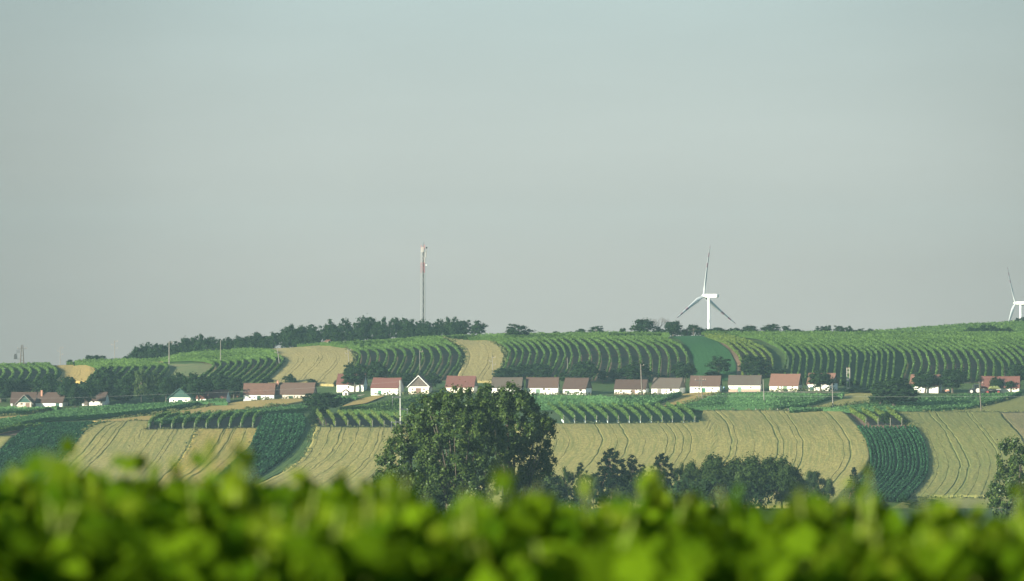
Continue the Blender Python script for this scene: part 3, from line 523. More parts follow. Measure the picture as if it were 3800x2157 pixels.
field('wheat_field', 'great corn field with winding wheel tracks right of the poplars', [(0, px(3, [(250, 1102), (330, 1250), (320, 1350), (200, 1480), (0, 1640)])), (.2, px(3, [(1045, 1105), (1125, 1250), (1105, 1330), (1030, 1454), (860, 1640)])),
      (.277, px(3, [(1275, 1105), (1368, 1270), (1335, 1380), (1230, 1520), (1080, 1660)])), (.5255, px(3, [(2040, 1096), (2130, 1180), (2146, 1280), (2110, 1410), (2010, 1560)])), (.5355, px(3, [(2062, 1080), (2150, 1180), (2172, 1280), (2140, 1420), (2040, 1570)])),
      (.545, px(3, [(2070, 980), (2180, 1110), (2204, 1250), (2180, 1400), (2080, 1570)])), (.59, px(3, [(2185, 980), (2300, 1090), (2348, 1250), (2335, 1390), (2230, 1570)])),
      (.807, px(4, [(280, 980), (400, 1150), (462, 1290), (455, 1454), (380, 1600)])), (1, px(4, [(830, 980), (905, 1035), (985, 1125), (1055, 1220), (1102, 1370), (1100, 1460), (1030, 1570), (900, 1690)]))],
      'wheat_pale', 0.7, 110, 110, [(.05, .4), (.09, .5), (.12, .4), (.2, 1.3), (.246, .6), (.277, 1.4), (.33, .4), (.398, .8), (.422, 1.1), (.446, .8), (.47, .9), (.59, 1.6), (.607, .8), (.66, .4), (.7316, 1.6), (.749, .9), (.789, .8), (.807, 1.3), (.925, .7), (.944, 1.6)], wob=1.3)
g_ = [(0, px(11, [(300, 402), (395, 530), (450, 680), (472, 820), (462, 950), (330, 1110), (150, 1300)])), (1, px(11, [(1010, 402), (1090, 505), (1160, 640), (1198, 850), (1185, 1000), (1100, 1130), (900, 1340)]))]
soil(g_, 'soil_green', 0.06)
crop_rows('maize_field', 'dark green maize strip between two pale corn fields', 'field', g_, 16, 'maize_leaf', h=1.5, w=0.66, dens=30, size=0.30, dv=3, h0=.15, gap=.15)
soil([(0, px(11, [(120, 195), (250, 310), (330, 395)])), (1, px(11, [(800, 200), (900, 300), (980, 390)]))], 'soil_red', .08)
vine_rows('yellowish short vine row on the red soil patch above the maize', 'vine rows on the red soil patch', [(0, px(11, [(160, 185), (275, 245), (350, 300), (395, 350)])), (1, px(11, [(660, 185), (740, 245), (800, 290), (860, 350)]))], 4, 'vine_leaf_yellow', h=1.9, w=.9, dv=0, m=30, posts=1)
field('wheat_field', 'smooth pale green corn field right of the maize', [(0, px(11, [(800, 196), (960, 362), (1045, 410), (1120, 560), (1190, 760), (1202, 900), (1160, 1040), (1080, 1150), (965, 1290)])),
      (.315, px(11, [(1190, 200), (1400, 430), (1560, 760), (1622, 880), (1590, 1000), (1550, 1120), (1410, 1280)])), (.395, px(11, [(1280, 200), (1590, 590), (1735, 880), (1695, 1000), (1665, 1120), (1530, 1280)])),
      (.68, px(11, [(1680, 200), (1900, 470), (2050, 650), (2112, 820), (2090, 1000), (2000, 1290)])), (1, px(11, [(2110, 200), (2230, 350), (2380, 500), (2520, 760), (2560, 1000), (2500, 1290)]))], 'wheat_green', 0.7, 60, 100,
      [(.1, .5), (.2, .5), (.315, 1.4), (.395, 1.4), (.5, .4), (.6, .5), (.68, 1.1), (.72, .8)], wob=1.2)
field('wheat_field', 'brownish corn corner behind the tall solitary poplar', [(0, px(11, [(2115, 200), (2235, 350), (2385, 500), (2525, 760), (2600, 1100)])), (1, px(11, [(2700, 198), (2900, 400), (3000, 800), (3000, 1200)]))], 'wheat_brown', 0.65, 20, 60, [(.02, 1.0)])
field('weedy_strip', 'pale grassy field at the foot of the green corn', [(0, px(11, [(960, 1296), (1800, 1294), (2800, 1294)])), (1, px(11, [(600, 1480), (1800, 1480), (2800, 1480)]))], 'wheat_green', 0.3, 14, 40)
field('road', None, [(0, px(4, [(-320, 782), (0, 779), (440, 780), (830, 784)])), (1, px(4, [(-320, 788), (0, 786), (440, 788), (830, 790)]))], 'gravel', 0.05, 4, 60, kind='structure')
field('path', None, [(0, px(2, [(1000, 850), (1090, 815), (1160, 805)])), (1, px(2, [(1010, 858), (1100, 825), (1160, 812)]))], 'gravel', 0.05, 3, 20, kind='structure')

# grass and weeds growing along the field borders: nobody could count the tufts
Vs, Ts = [], []
def verge(z, pts, w=1.3, h=.55, dens=9):
    p = px(z, pts) if z is not None else pts; Q = on_ground(resample(p, 50)); keep = np.concatenate([[True], np.linalg.norm(np.diff(Q, axis=0), axis=1) > .05]); Q = Q[keep]
    seg = np.linalg.norm(np.diff(Q, axis=0), axis=1); cum = np.concatenate([[0], np.cumsum(seg)]); n = int(cum[-1] * dens); s = RNG.uniform(0, cum[-1], n); g = np.interp(s, np.linspace(0, cum[-1], 40), RNG.uniform(.3, 1.4, 40))
    C = np.stack([np.interp(s, cum, Q[:, i]) for i in range(3)], 1); C[:, :2] += RNG.normal(0, w * .4, (n, 2)); C[:, 2] += h * g * RNG.uniform(.3, 1.6, n)
    N_ = RNG.normal(0, .6, (n, 3)); N_[:, 2] += .5; N_[:, 1] -= .5; Vs.append(leaf_quads(C, N_, .5 * RNG.uniform(.5, 1.2, n))); Ts.append(np.clip(RNG.normal(.5, .25, n), 0, 1))
for z, pts in [(9, [(1340, 110), (1160, 152), (1038, 245), (903, 430), (700, 640)]), (9, [(2470, 196), (2400, 340), (2330, 485), (2180, 680)]), (10, [(885, 395), (850, 520), (785, 640), (600, 810)]), (10, [(1590, 360), (1565, 470), (1530, 620), (1430, 780), (1200, 945)]),
               (9, [(1770, 214), (2100, 214), (2480, 198)]), (10, [(90, 398), (500, 402), (890, 388)]), (10, [(1600, 372), (2100, 378), (2800, 385)]), (3, [(600, 1098), (1200, 1096), (2050, 1092)]), (3, [(2050, 978), (2300, 974), (2565, 974)]), (4, [(0, 974), (400, 976), (830, 980)]),
               (11, [(300, 402), (395, 530), (452, 680), (472, 820), (462, 950), (330, 1110)]), (11, [(1015, 402), (1095, 505), (1165, 640), (1203, 850), (1185, 1000), (1095, 1140), (960, 1292)]), (11, [(800, 196), (1500, 196), (2400, 196)]), (11, [(960, 1294), (1800, 1294), (2700, 1294)]), (11, [(800, 198), (960, 364), (1045, 410)]),
               (3, [(640, 938), (1540, 942), (1860, 822)]), (4, [(-660, 905), (-500, 850), (-330, 795)]), (4, [(480, 950), (800, 925), (1110, 885)]), (4, [(1400, 992), (2000, 978), (2300, 908), (2540, 830)]), (1, [(900, 1068), (1500, 1008), (2130, 905)]), (1, [(1000, 1090), (1450, 1070), (2000, 1000), (2700, 912)]),
               (1, [(-60, 1030), (260, 1006), (590, 966)]), (2, [(95, 388), (300, 420), (395, 472), (408, 505), (350, 565), (270, 645)]), (2, [(990, 372), (1055, 425), (1066, 500), (1010, 580), (930, 655)]), (2, [(1840, 272), (2010, 312), (2100, 382), (2128, 455), (2090, 560)]), (2, [(2170, 268), (2350, 300), (2455, 365), (2500, 440), (2470, 560), (2400, 650)]),
               (2, [(0, 866), (300, 860), (620, 856)]), (2, [(1220, 814), (1480, 816), (1800, 802)]), (3, [(390, 808), (1000, 812)]), (3, [(1230, 812), (1850, 806)]), (4, [(140, 779), (800, 775)])]: verge(z, pts)
tag(link('grass', quads_mesh('grass', np.concatenate(Vs), np.concatenate(Ts)), 'verge_leaf'), 'rough grass and weeds along the field borders', 'grass', None, 'stuff')
# ------------------------------------------------------------------ trees
def crown_quads(cl, per, size, rng, up=0.25, flat=0.8):
    """leaf quads on the outside of leaf clumps; cl = (N,4) x, y, z, radius"""
    n = len(cl) * per; k = np.repeat(np.arange(len(cl)), per); d = rng.normal(size=(n, 3)); d /= np.linalg.norm(d, axis=1, keepdims=True)
    r = cl[k, 3:4] * np.abs(rng.normal(0, .42, (n, 1)) + .55); C = cl[k, :3] + d * r * np.array([1, 1, flat]) + rng.normal(0, .10, (n, 3)) * cl[k, 3:4]
    cen = cl[:, :3].mean(0); out = cl[k, :3] - cen; out /= np.linalg.norm(out, axis=1, keepdims=True) + 1e-6
    N_ = d + 0.5 * out + rng.normal(0, 0.45, (n, 3)); N_[:, 2] += up
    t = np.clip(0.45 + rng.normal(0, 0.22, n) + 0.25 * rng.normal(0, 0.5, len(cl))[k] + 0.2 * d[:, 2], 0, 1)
    return leaf_quads(C, N_, rng.uniform(0.7, 1.3, n) * size, rng), t
def limb_mesh(name, base, tips, r0, rng, mat, trunk_top, n=7):
    b = MB(); h = trunk_top; wob = [Vector((rng.normal(0, .02) * h, rng.normal(0, .02) * h, h * t)) for t in (0.0, .35, .7, 1.0)]; wob[0] = Vector((0, 0, -0.4))
    b.tube(wob, [r0 * 1.25, r0, r0 * .8, r0 * .5], n)
    for tp in tips:
        tp = Vector(tp); s = wob[1].lerp(wob[3], rng.uniform(0, 1)); mid = s.lerp(tp, .5) + Vector((0, 0, (tp - s).length * .1)); b.tube([s, mid, tp], [r0 * .5, r0 * .32, r0 * .1], 5)
    me = bpy.data.meshes.new(name); me.from_pydata(b.v, [], b.f); me.update(); me.materials.append(MATS[mat]); return me
PROTO = {}
def proto(kind, seed):
    """trunk and crown meshes of a tree 10 m tall and 8 m wide"""
    if (kind, seed) in PROTO: return PROTO[kind, seed]
    rng = np.random.default_rng(seed * 31 + len(kind) * 7); mat = 'tree_leaf'; bark = 'bark'; near = kind.startswith('near'); k = kind.replace('near_', '')
    size = 0.30 if near else 0.52; up = .25
    if k in ('round', 'loose', 'bush', 'birch', 'full'):
        N_ = {'full': 64, 'round': 58, 'loose': 40, 'bush': 62, 'birch': 60}[k]; d = rng.normal(size=(N_, 3)); d /= np.linalg.norm(d, axis=1, keepdims=True)
        rr = rng.uniform(0.45, 1.0, (N_, 1)) ** 0.7
        c0, rad = {'round': ((0, 0, 5.9), (3.3, 3.3, 3.6)), 'loose': ((0, 0, 6.2), (3.3, 3.0, 3.4)), 'bush': ((0, 0, 4.9), (3.3, 3.3, 4.5)), 'full': ((0, 0, 5.0), (3.2, 3.2, 4.2)), 'birch': ((0, 0, 5.3), (2.9, 2.9, 4.4))}[k]
        lob = 1 + 0.22 * np.sin(3 * np.arctan2(d[:, 1], d[:, 0]) + seed)[:, None] * (1 if k != 'round' else .5); C = np.array(c0) + d * rr * np.array(rad) * lob
        if k == 'bush': C[:, 2] = np.maximum(C[:, 2], 0.6)
        r = rng.uniform(0.65, 1.35, N_) * (1.0 if k != 'loose' else .95); cl = np.concatenate([C, r[:, None]], 1)
        inner = np.concatenate([np.array(c0) + rng.normal(0, .45, (14, 3)) * np.array(rad) * .8, rng.uniform(1.2, 1.8, (14, 1))], 1)
        if k != 'loose' and k != 'birch': cl = np.concatenate([cl, inner])
        per = (170 if near else 46) if k != 'birch' else 44; tips = cl[:9, :3]; top = c0[2]
        if near: mat = 'hedge_leaf'
        if k == 'birch': mat = 'tree_leaf_light'; bark = 'pale_bark'
    elif k == 'pine':
        mat = 'pine_leaf'; bark = 'pine_bark'; cl = []
        for lv in np.linspace(0.16, 1.0, 15):
            rmax = 4.0 * (1 - lv) ** 0.6 + .25; m = max(1, int(8 * (1 - lv) + 2))
            for q in range(m):
                a = q / m * 2 * pi + rng.uniform(0, .7) + lv * 9
                for f in (0.5, 1.0):
                    rad_ = rmax * f * rng.uniform(.6, 1.15); cl.append((cos(a) * rad_, sin(a) * rad_, 10 * lv + .9 * f * f + rng.normal(0, .15), rng.uniform(.38, .6)))
        cl = np.array(cl); per = 70; tips = cl[::9, :3]; top = 9.2; up = .6; size = .26
    elif k == 'spruce':
        mat = 'pine_leaf'; bark = 'pine_bark'; cl = []
        for lv in np.linspace(0.06, 1.0, 20):
            rmax = 3.4 * (1 - lv) ** 0.9 + .12; m = max(1, int(8 * (1 - lv) + 2))
            for q in range(m):
                a = q / m * 2 * pi + rng.uniform(0, 1) + lv * 5; L = rmax * rng.uniform(.65, 1.1)
                for f in (.35, .7, 1.0): cl.append((cos(a) * L * f, sin(a) * L * f, 10 * lv - .35 * f * L * .5 + .25 * f * f, .32 * (1.25 - .5 * f)))
        cl = np.array(cl); per = 26; tips = cl[::17, :3]; top = 9.7; size = .26
    elif k == 'bare':
        b = MB(); b.tube([(0, 0, -.4), (0.1, 0, 2.2), (0, .1, 4)], [.3, .24, .2], 6)
        def grow(p, dr, ln, r, lv):
            q = p + dr * ln; b.tube([p, p.lerp(q, .5) + Vector(rng.normal(0, ln * .05, 3)), q], [r, r * .8, r * .6], 4, cap=False)
            if lv < 5:
                for _ in range(3 if lv < 4 else 2):
                    nd = (dr + Vector(rng.normal(0, .48, 3)) + Vector((0, 0, .12))).normalized(); grow(q, nd, ln * rng.uniform(.62, .85), max(.018, r * .55), lv + 1)
        for a in range(5): grow(Vector((0, 0, 2.6 + a * .35)), Vector((cos(a * 1.3) * .7, sin(a * 1.3) * .7, 1)).normalized(), 1.9, .13, 1)
        me = bpy.data.meshes.new('branches'); me.from_pydata(b.v, [], b.f); me.update(); me.materials.append(MATS['twig']); PROTO[kind, seed] = (None, me); return PROTO[kind, seed]
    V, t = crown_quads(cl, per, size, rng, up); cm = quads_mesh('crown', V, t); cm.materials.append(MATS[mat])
    tm = limb_mesh('trunk', None, tips, 0.24 if not near else .2, rng, bark, top); PROTO[kind, seed] = (tm, cm); return PROTO[kind, seed]
_tree_n = [0]
def tree(kind, z, x0, x1, ytop, ybase, label, group=None, d=None, name=None, cat='tree', seed=None, sink=0.0):
    (u0, vt), (u1, vb) = p1(z, x0, ytop), p1(z, x1, ybase); u = (u0 + u1) / 2
    if d is None: d = float(depth_at([u], [vb])[0])
    ground_z = float(height([u], [d])[0]) + EYE; k = F / d; Hh = (EYE - (vt - V0) / k) - ground_z + sink; Wd = (u1 - u0) / k
    _tree_n[0] += 1; s = (_tree_n[0] % 4) if seed is None else seed; tm, cm = proto(kind, s)
    r = empty(name or {'pine': 'pine_tree', 'near_pine': 'pine_tree', 'near_spruce': 'spruce_tree', 'bush': 'bush', 'near_bush': 'bush', 'birch': 'birch_tree', 'bare': 'bare_tree'}.get(kind, 'tree'),
              ((u - U0) / k, d, ground_z - sink), RNG.uniform(0, 6.28) if kind not in ('near_pine',) else 0.4, label, cat if 'bush' not in kind else 'bush', group)
    w = {'bare': 7, 'pine': 7.9, 'near_pine': 7.9, 'near_spruce': 7.4}.get(kind, 6.8); Wd *= {'near_pine': 1.65, 'near_round': 1.2, 'near_loose': 1.25, 'near_spruce': 2.1, 'near_bush': 1.25}.get(kind, 1.0); r.scale = (Wd / w, Wd / w, Hh / (10.0 if 'pine' in kind or kind in ('bare', 'near_spruce') else 9.6))
    for nm, me in (('trunk', tm), ('crown' if kind != 'bare' else 'branches', cm)):
        if me is not None: c = bpy.data.objects.new(nm, me); COL.objects.link(c); c.parent = r
    return r
B1_ = 'trees of the hilltop belt'; B2_ = 'trees of the hilltop copse'
belt = [(1205, 1330, 405), (1280, 1400, 335), (1360, 1450, 318), (1420, 1520, 315), (1490, 1590, 330), (1560, 1660, 312), (1620, 1740, 308), (1715, 1830, 272), (1800, 1900, 250), (1860, 1980, 242),
        (1960, 2060, 262), (2040, 2150, 270), (2130, 2230, 262), (2210, 2310, 252), (2290, 2370, 265), (2340, 2440, 240), (2390, 2520, 222), (2480, 2600, 262)]
for i, (a, b, t) in enumerate(belt): tree(['full', 'round'][i % 3 == 1], 1, a - 12, b + 12, t, 470, 'leafy tree in the long hilltop belt above the slanting vine rows', B1_, d=1388 + 10 * (i % 3))
tree('bush', 1, 1170, 1240, 440, 475, 'dark bush trailing off the low end of the hilltop belt', None, 1380)
copse = [(-60, 60, 262), (30, 130, 268), (60, 225, 225), (180, 290, 290), (245, 350, 215), (340, 470, 165), (400, 540, 150), (480, 620, 152), (550, 700, 133), (620, 735, 165), (735, 850, 150), (770, 905, 105), (850, 960, 165),
         (915, 1050, 88), (990, 1080, 160), (1055, 1180, 90), (1105, 1250, 65), (1200, 1330, 92), (1280, 1400, 84), (1395, 1480, 63), (1440, 1590, 68), (1540, 1640, 92), (1600, 1700, 110), (1660, 1760, 100), (1720, 1850, 105), (1830, 1940, 92), (1910, 2010, 82), (1960, 2090, 80), (2050, 2170, 100)]
for i, (a, b, t) in enumerate(copse): tree(['full', 'loose', 'full'][i % 3], 2, a - 14, b + 14, t, 330, 'tall leafy tree in the dense hilltop copse before the lattice mast', B2_, d=1385 + 11 * (i % 3))
tree('loose', 2, 2150, 2325, 105, 240, 'outermost tree of the copse, with sky around its crown', None, 1385)
tree('bush', 2, 480, 600, 265, 345, 'pale green rounded bush before the copse edge', None, 1376)
tree('bush', 1, 805, 905, 432, 485, 'low dark bush on the skyline between two poles', None, 1376); tree('bush', 1, 880, 1000, 430, 480, 'wide low bush on the skyline left of the pole', None, 1380)
tree('bush', 1, 635, 695, 470, 520, 'small dark bush at the end of the crest vines', None, 1372)
tree('loose', 3, 195, 445, 135, 350, 'lone wide tree standing among the vine rows on the crest', None, 1335)
sk = [('bush', 620, 700, 203, 'flat low bush on the crest right of the lone tree'), ('bush', 775, 835, 205, 'tiny bush on the crest between the two low bushes'), ('bush', 870, 965, 175, 'rounded bush on the skyline with a pointed top'),
      ('loose', 985, 1130, 152, 'feathery spreading bush on the bare skyline'), ('loose', 1275, 1350, 168, 'thin sparse bush left of the dark skyline trees'), ('round', 1385, 1620, 95, 'dark rounded tree left of the bare tree on the skyline'),
      ('round', 1705, 1870, 108, 'dark rounded tree between the bare tree and the turbine'), ('bush', 1600, 1700, 165, 'low shrub under the bare tree'), ('loose', 1920, 2050, 132, 'light bush with ragged top before the turbine tower'),
      ('bush', 2040, 2150, 178, 'low dark shrub left of the foot of the turbine tower'), ('bush', 2140, 2290, 163, 'wide shrub right of the foot of the turbine tower'), ('bush', 2310, 2375, 185, 'little shrub right of the wide shrub by the turbine'),
      ('bush', 2365, 2440, 170, 'square topped shrub on the skyline right of the turbine'), ('round', 2440, 2610, 155, 'broad dark shrub on the skyline right of the square topped one'), ('bush', 1860, 1930, 190, 'tiny shrub left of the turbine')]
for k_, a, b, t, lab in sk: tree(k_, 3, a, b, t, 228, lab, None, 1372, name='bush' if k_ != 'round' else 'tree', cat='bush' if k_ != 'round' else 'tree')
tree('bare', 3, 1570, 1745, 48, 228, 'bare leafless tree against the sky', None, 1378)
sk = [('bush', 65, 235, 135, 'tall double topped bush on the long flat skyline'), ('loose', 255, 350, 152, 'dark bush beginning the low skyline hedge'), ('bush', 340, 455, 178, 'low flat bush ending the skyline hedge'),
      ('loose', 560, 690, 155, 'dark bush left in the ragged skyline clump'), ('loose', 660, 740, 140, 'tallest bush of the ragged skyline clump'), ('loose', 745, 860, 152, 'spreading bush in the middle of the ragged skyline clump'),
      ('loose', 835, 950, 155, 'leaning bush ending the ragged skyline clump'), ('bush', 950, 1060, 182, 'flat shrub right of the ragged skyline clump'), ('bush', 1065, 1135, 178, 'small dark shrub where the farther ridge begins'), ('bush', 455, 515, 198, 'tiny shrub between the skyline clumps')]
for k_, a, b, t, lab in sk: tree(k_, 4, a, b, t, 226, lab, None, 1374, name='bush', cat='bush')
for a, b, t, lab in [(2000, 2120, 160, 'dark bush beginning the hedge before the farther ridge'), (2100, 2240, 150, 'dark bush in the hedge before the farther ridge'), (2210, 2330, 145, 'tallest dark bush in the hedge before the farther ridge'),
                     (2310, 2450, 168, 'low dark bush ending the hedge before the farther ridge'), (1800, 1880, 192, 'lone little shrub in the far ridge vines')]:
    tree('bush', 4, a, b, t, 222, lab, None, 1395, sink=.5)
for a, b, t, lab in [(2465, 2540, 82, 'dark bush at the foot of the second turbine'), (2520, 2640, 70, 'taller dark bush right of the second turbine tower')]: tree('bush', 4, a, b, t, 125, lab, None, 1556)
# around the houses
for k_, z, a, b, t, g, lab in [
    ('bush', 1, -120, 140, 640, 880, 'dark tree mass at the foot of the knoll vineyard'), ('round', 1, 80, 330, 650, 850, 'dark tree behind the gabled farmhouse'), ('round', 1, 300, 560, 655, 860, 'dark tree behind the brown farmhouse roof'),
    ('round', 1, -40, 110, 650, 870, 'dark tree at the outer end behind the gabled farmhouse'), ('round', 1, 380, 540, 615, 850, 'dark tree between the farmhouse roof and the knoll rows'), ('bush', 1, 640, 790, 720, 925, 'low dark tree under the large round tree'),
    ('round', 1, 900, 1040, 600, 872, 'dense grove tree behind the roof of the small tiled house'), ('round', 1, 1170, 1310, 585, 862, 'dark grove tree just left of the birches'), ('loose', 1, 1440, 1580, 600, 865, 'shaded grove tree touching the second birch'),
    ('round', 1, 1540, 1700, 625, 845, 'dark tree above the ridge of the green roof'), ('round', 1, 1660, 1790, 640, 850, 'dark tree between the green roof and the big broad tree'), ('round', 1, 2040, 2250, 640, 842, 'dark tree over the shaded red roof'),
    ('bush', 1, 1020, 1260, 760, 885, 'dark scrub on the lawn under the grove'), ('round', 1, 515, 800, 640, 915, 'large round walnut-like tree between the farmhouse and the small tiled house'), ('round', 1, 750, 930, 690, 920, 'dark tree leaning over the small tiled house'), ('round', 1, 830, 1110, 570, 870, 'dark grove tree above the small tiled house'),
    ('loose', 1, 1000, 1200, 600, 860, 'tall grove tree left of the birch'), ('round', 1, 1100, 1300, 640, 880, 'shaded grove tree behind the power line'), ('birch', 1, 1270, 1420, 565, 880, 'pale grey green birch in the grove'),
    ('birch', 1, 1380, 1540, 575, 870, 'second pale birch right beside the first'), ('bush', 1, 1400, 1525, 755, 880, 'small yellowish green tree below the birches'), ('round', 1, 1500, 1660, 640, 880, 'dark tree right of the birches'),
    ('round', 1, 1610, 1800, 605, 860, 'dark tree behind the green roofed house'), ('round', 1, 1745, 2030, 610, 895, 'big broad tree overhanging the green roofed house'), ('round', 1, 1980, 2200, 625, 850, 'dark tree behind the brick shed'),
    ('round', 1, 2130, 2320, 640, 845, 'dark tree left of the long patchy roof'),
    ('bush', 2, 388, 516, 618, 712, 'round clipped bush on the corn edge above the long roof'), ('bush', 2, 610, 715, 655, 730, 'olive scrub behind the end of the long roof'), ('bush', 2, 180, 300, 650, 705, 'scrub at the lower edge of the slanting vine rows'),
    ('loose', 2, 965, 1075, 500, 690, 'pointed tree behind the half hidden red roof'), ('round', 2, 1010, 1240, 520, 725, 'dark tree above the half hidden red roof'), ('round', 2, 1190, 1370, 495, 730, 'dark tree behind the bright red roofed house'),
    ('bush', 2, 1340, 1520, 590, 720, 'dark scrub left of the wooden gabled house'), ('bush', 2, 1480, 1640, 590, 735, 'dark scrub behind the wooden gable'), ('round', 2, 1700, 1900, 600, 760, 'grey green tree right of the wooden gabled house'),
    ('loose', 2, 935, 1195, 560, 785, 'fruit tree standing before the half hidden red roofed house'), ('bush', 2, 930, 1050, 700, 770, 'young pale tree left of the fruit tree trunk'),
    ('bush', 2, 575, 945, 775, 1000, 'big dark spreading bush in the middle of the bench'), ('bush', 2, 620, 720, 960, 1110, 'tall weeds at the corner of the dark ploughed terrace'),
    ('bush', 3, 70, 300, 555, 665, 'scrub at the foot of the rounded corn strip'), ('bush', 3, 200, 420, 520, 660, 'dark bush behind the grey roofed house'), ('bush', 3, 380, 640, 500, 665, 'wide dark bush behind the second dark roof'),
    ('loose', 3, 690, 850, 590, 720, 'thin tree between two cellar houses'), ('round', 3, 820, 1065, 490, 720, 'dense dark tree behind the short brown roof'), ('loose', 3, 1060, 1180, 580, 700, 'sparse little tree on the grass between two houses'),
    ('bush', 3, 1170, 1290, 560, 680, 'blue green scrub left of the wide shaded tree'), ('round', 3, 1250, 1600, 505, 700, 'wide shaded tree behind the brown roof by the pole'), ('round', 3, 1785, 2015, 500, 700, 'dark round tree behind the grey mossy roof'),
    ('bush', 3, 1640, 1740, 620, 670, 'scrub between the red soil rows and the grey roof'), ('loose', 3, 2125, 2335, 445, 640, 'leaning dark tree on the bright green strip'), ('bush', 3, 2090, 2245, 580, 640, 'olive scrub under the leaning tree'),
    ('bush', 3, 2430, 2700, 430, 640, 'dark tree mass at the foot of the reddish vine rows'), ('bush', 4, 60, 280, 555, 640, 'low scrub behind the first red roof'),
    ('bush', 4, 440, 520, 640, 720, 'dark shrub between the two red roofs'), ('round', 4, 505, 745, 575, 785, 'round headed tree with bare trunk before the white house'), ('bush', 4, 780, 880, 640, 710, 'shrub behind the white house gable'),
    ('bush', 4, 800, 1010, 672, 720, 'pale grassy scrub behind the twin post mast'), ('round', 4, 1090, 1575, 652, 955, 'huge round dark tree in the vineyard before the houses'), ('round', 4, 1100, 1300, 740, 940, 'lower left lobe tree beside the huge dark tree'),
    ('round', 4, 1500, 1745, 590, 793, 'round tree before the half hidden orange roof'), ('round', 4, 1745, 2025, 570, 793, 'broad tree right of the half hidden orange roof'), ('round', 4, 2380, 2640, 515, 730, 'dark tree behind the tiled barn'),
    ('round', 4, 2235, 2362, 640, 795, 'compact dark tree before the trailer'), ('loose', 4, 2385, 2485, 668, 798, 'thin young tree before the tiled barn wall'), ('bush', 4, 860, 1130, 745, 800, 'rough bank of weeds right of the twin post mast'),
    ('loose', 4, 1190, 1300, 965, 1125, 'small dark fruit tree on the red soil patch')]:
    tree(k_, z, a, b, t, g, lab)
# ------------------------------------------------------------------ trees down in the valley
V_ = 690
for k_, z, a, b, t, d, lab in [
    ('near_bush', 7, 240, 510, 545, 800, 'dark bush under the right side of the poplars'), ('near_bush', 7, 440, 640, 560, 800, 'shadowed bush at the outer edge of the poplars'), ('near_loose', 7, 620, 730, 540, 800, 'ragged pale shrub left of the little pine'),
    ('near_pine', 7, 720, 850, 528, 800, 'small dark pine between two ragged shrubs'), ('near_loose', 7, 835, 945, 565, 800, 'ragged shrub left of the big pine'), ('near_pine', 7, 905, 1165, 412, 800, 'big dark pine with a broad pointed crown'),
    ('near_pine', 7, 1130, 1290, 470, 800, 'slim dark pine right of the big one'), ('near_pine', 7, 1240, 1360, 540, 800, 'lower dark pine with a leaning top'), ('near_bush', 7, 1020, 1220, 560, 800, 'olive bush before the big pine'),
    ('near_pine', 7, 1345, 1560, 450, 800, 'lighter green conifer beside the slim pines'), ('near_loose', 7, 1550, 1640, 508, 800, 'narrow small leafy tree right of the light conifer'), ('near_round', 7, 1630, 1790, 485, 800, 'rounded leafy tree in the valley hedge'),
    ('near_round', 7, 1770, 2015, 408, 800, 'feathery tree rising highest in the valley hedge'), ('near_round', 7, 1990, 2240, 428, 800, 'leafy tree right of the highest hedge tree'), ('near_bush', 7, 1560, 1900, 590, 800, 'dense thicket below the rounded hedge tree'),
    ('near_bush', 7, 1860, 2200, 570, 800, 'dense thicket below the highest hedge tree'), ('near_round', 8, -60, 160, 425, 800, 'leafy tree at the middle of the valley hedge'), ('near_round', 8, 110, 345, 450, 800, 'broad leafy tree ending the valley hedge'),
    ('near_bush', 8, 200, 420, 560, 800, 'olive green bush at the end of the valley hedge'), ('near_loose', 8, 415, 560, 545, 905, 'dark little tree apart from the hedge'), ('near_loose', 8, 530, 645, 595, 905, 'smaller dark tree beside the little one apart from the hedge'),
    ('near_spruce', 8, 745, 890, 535, 905, 'small spruce with tiered branches beside the maize'), ('near_bush', 8, 1270, 1500, 780, 800, 'low dark bush at the end of the maize strip'), ('near_loose', 8, 960, 1090, 800, 905, 'small dark shrub at the foot of the maize')]:
    tree(k_, z, a, b, t, 800, lab, None, d=d)
def undergrowth(label, z, x0, x1, d, h, w=3.0):
    """tangled scrub under the skyline trees that reads as one mass"""
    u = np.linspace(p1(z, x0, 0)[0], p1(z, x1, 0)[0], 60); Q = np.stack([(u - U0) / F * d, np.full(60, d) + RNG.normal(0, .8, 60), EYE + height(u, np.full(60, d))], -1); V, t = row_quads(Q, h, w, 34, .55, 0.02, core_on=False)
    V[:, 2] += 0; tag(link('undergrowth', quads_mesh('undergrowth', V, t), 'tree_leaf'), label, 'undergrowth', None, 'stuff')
undergrowth('dark undergrowth along the foot of the hilltop copse', 2, 20, 2060, 1384, 5.0); undergrowth('dark undergrowth along the foot of the hilltop belt', 1, 1230, 2560, 1386, 3.6)
undergrowth('low scrub line along the skyline by the wind turbine', 3, 1590, 2480, 1373, 2.4); undergrowth('low scrub line on the long flat skyline', 4, 560, 1130, 1375, 2.0); undergrowth('dark scrub under the hedge before the farther ridge', 4, 2010, 2450, 1397, 3.0)
undergrowth('tangled dark shrubs filling the valley hedge', 7, 1560, 2320, 792, 5.5, 5.0); undergrowth('tangled shrubs between the poplars and the pines', 7, 300, 900, 760, 3.5, 4.0)
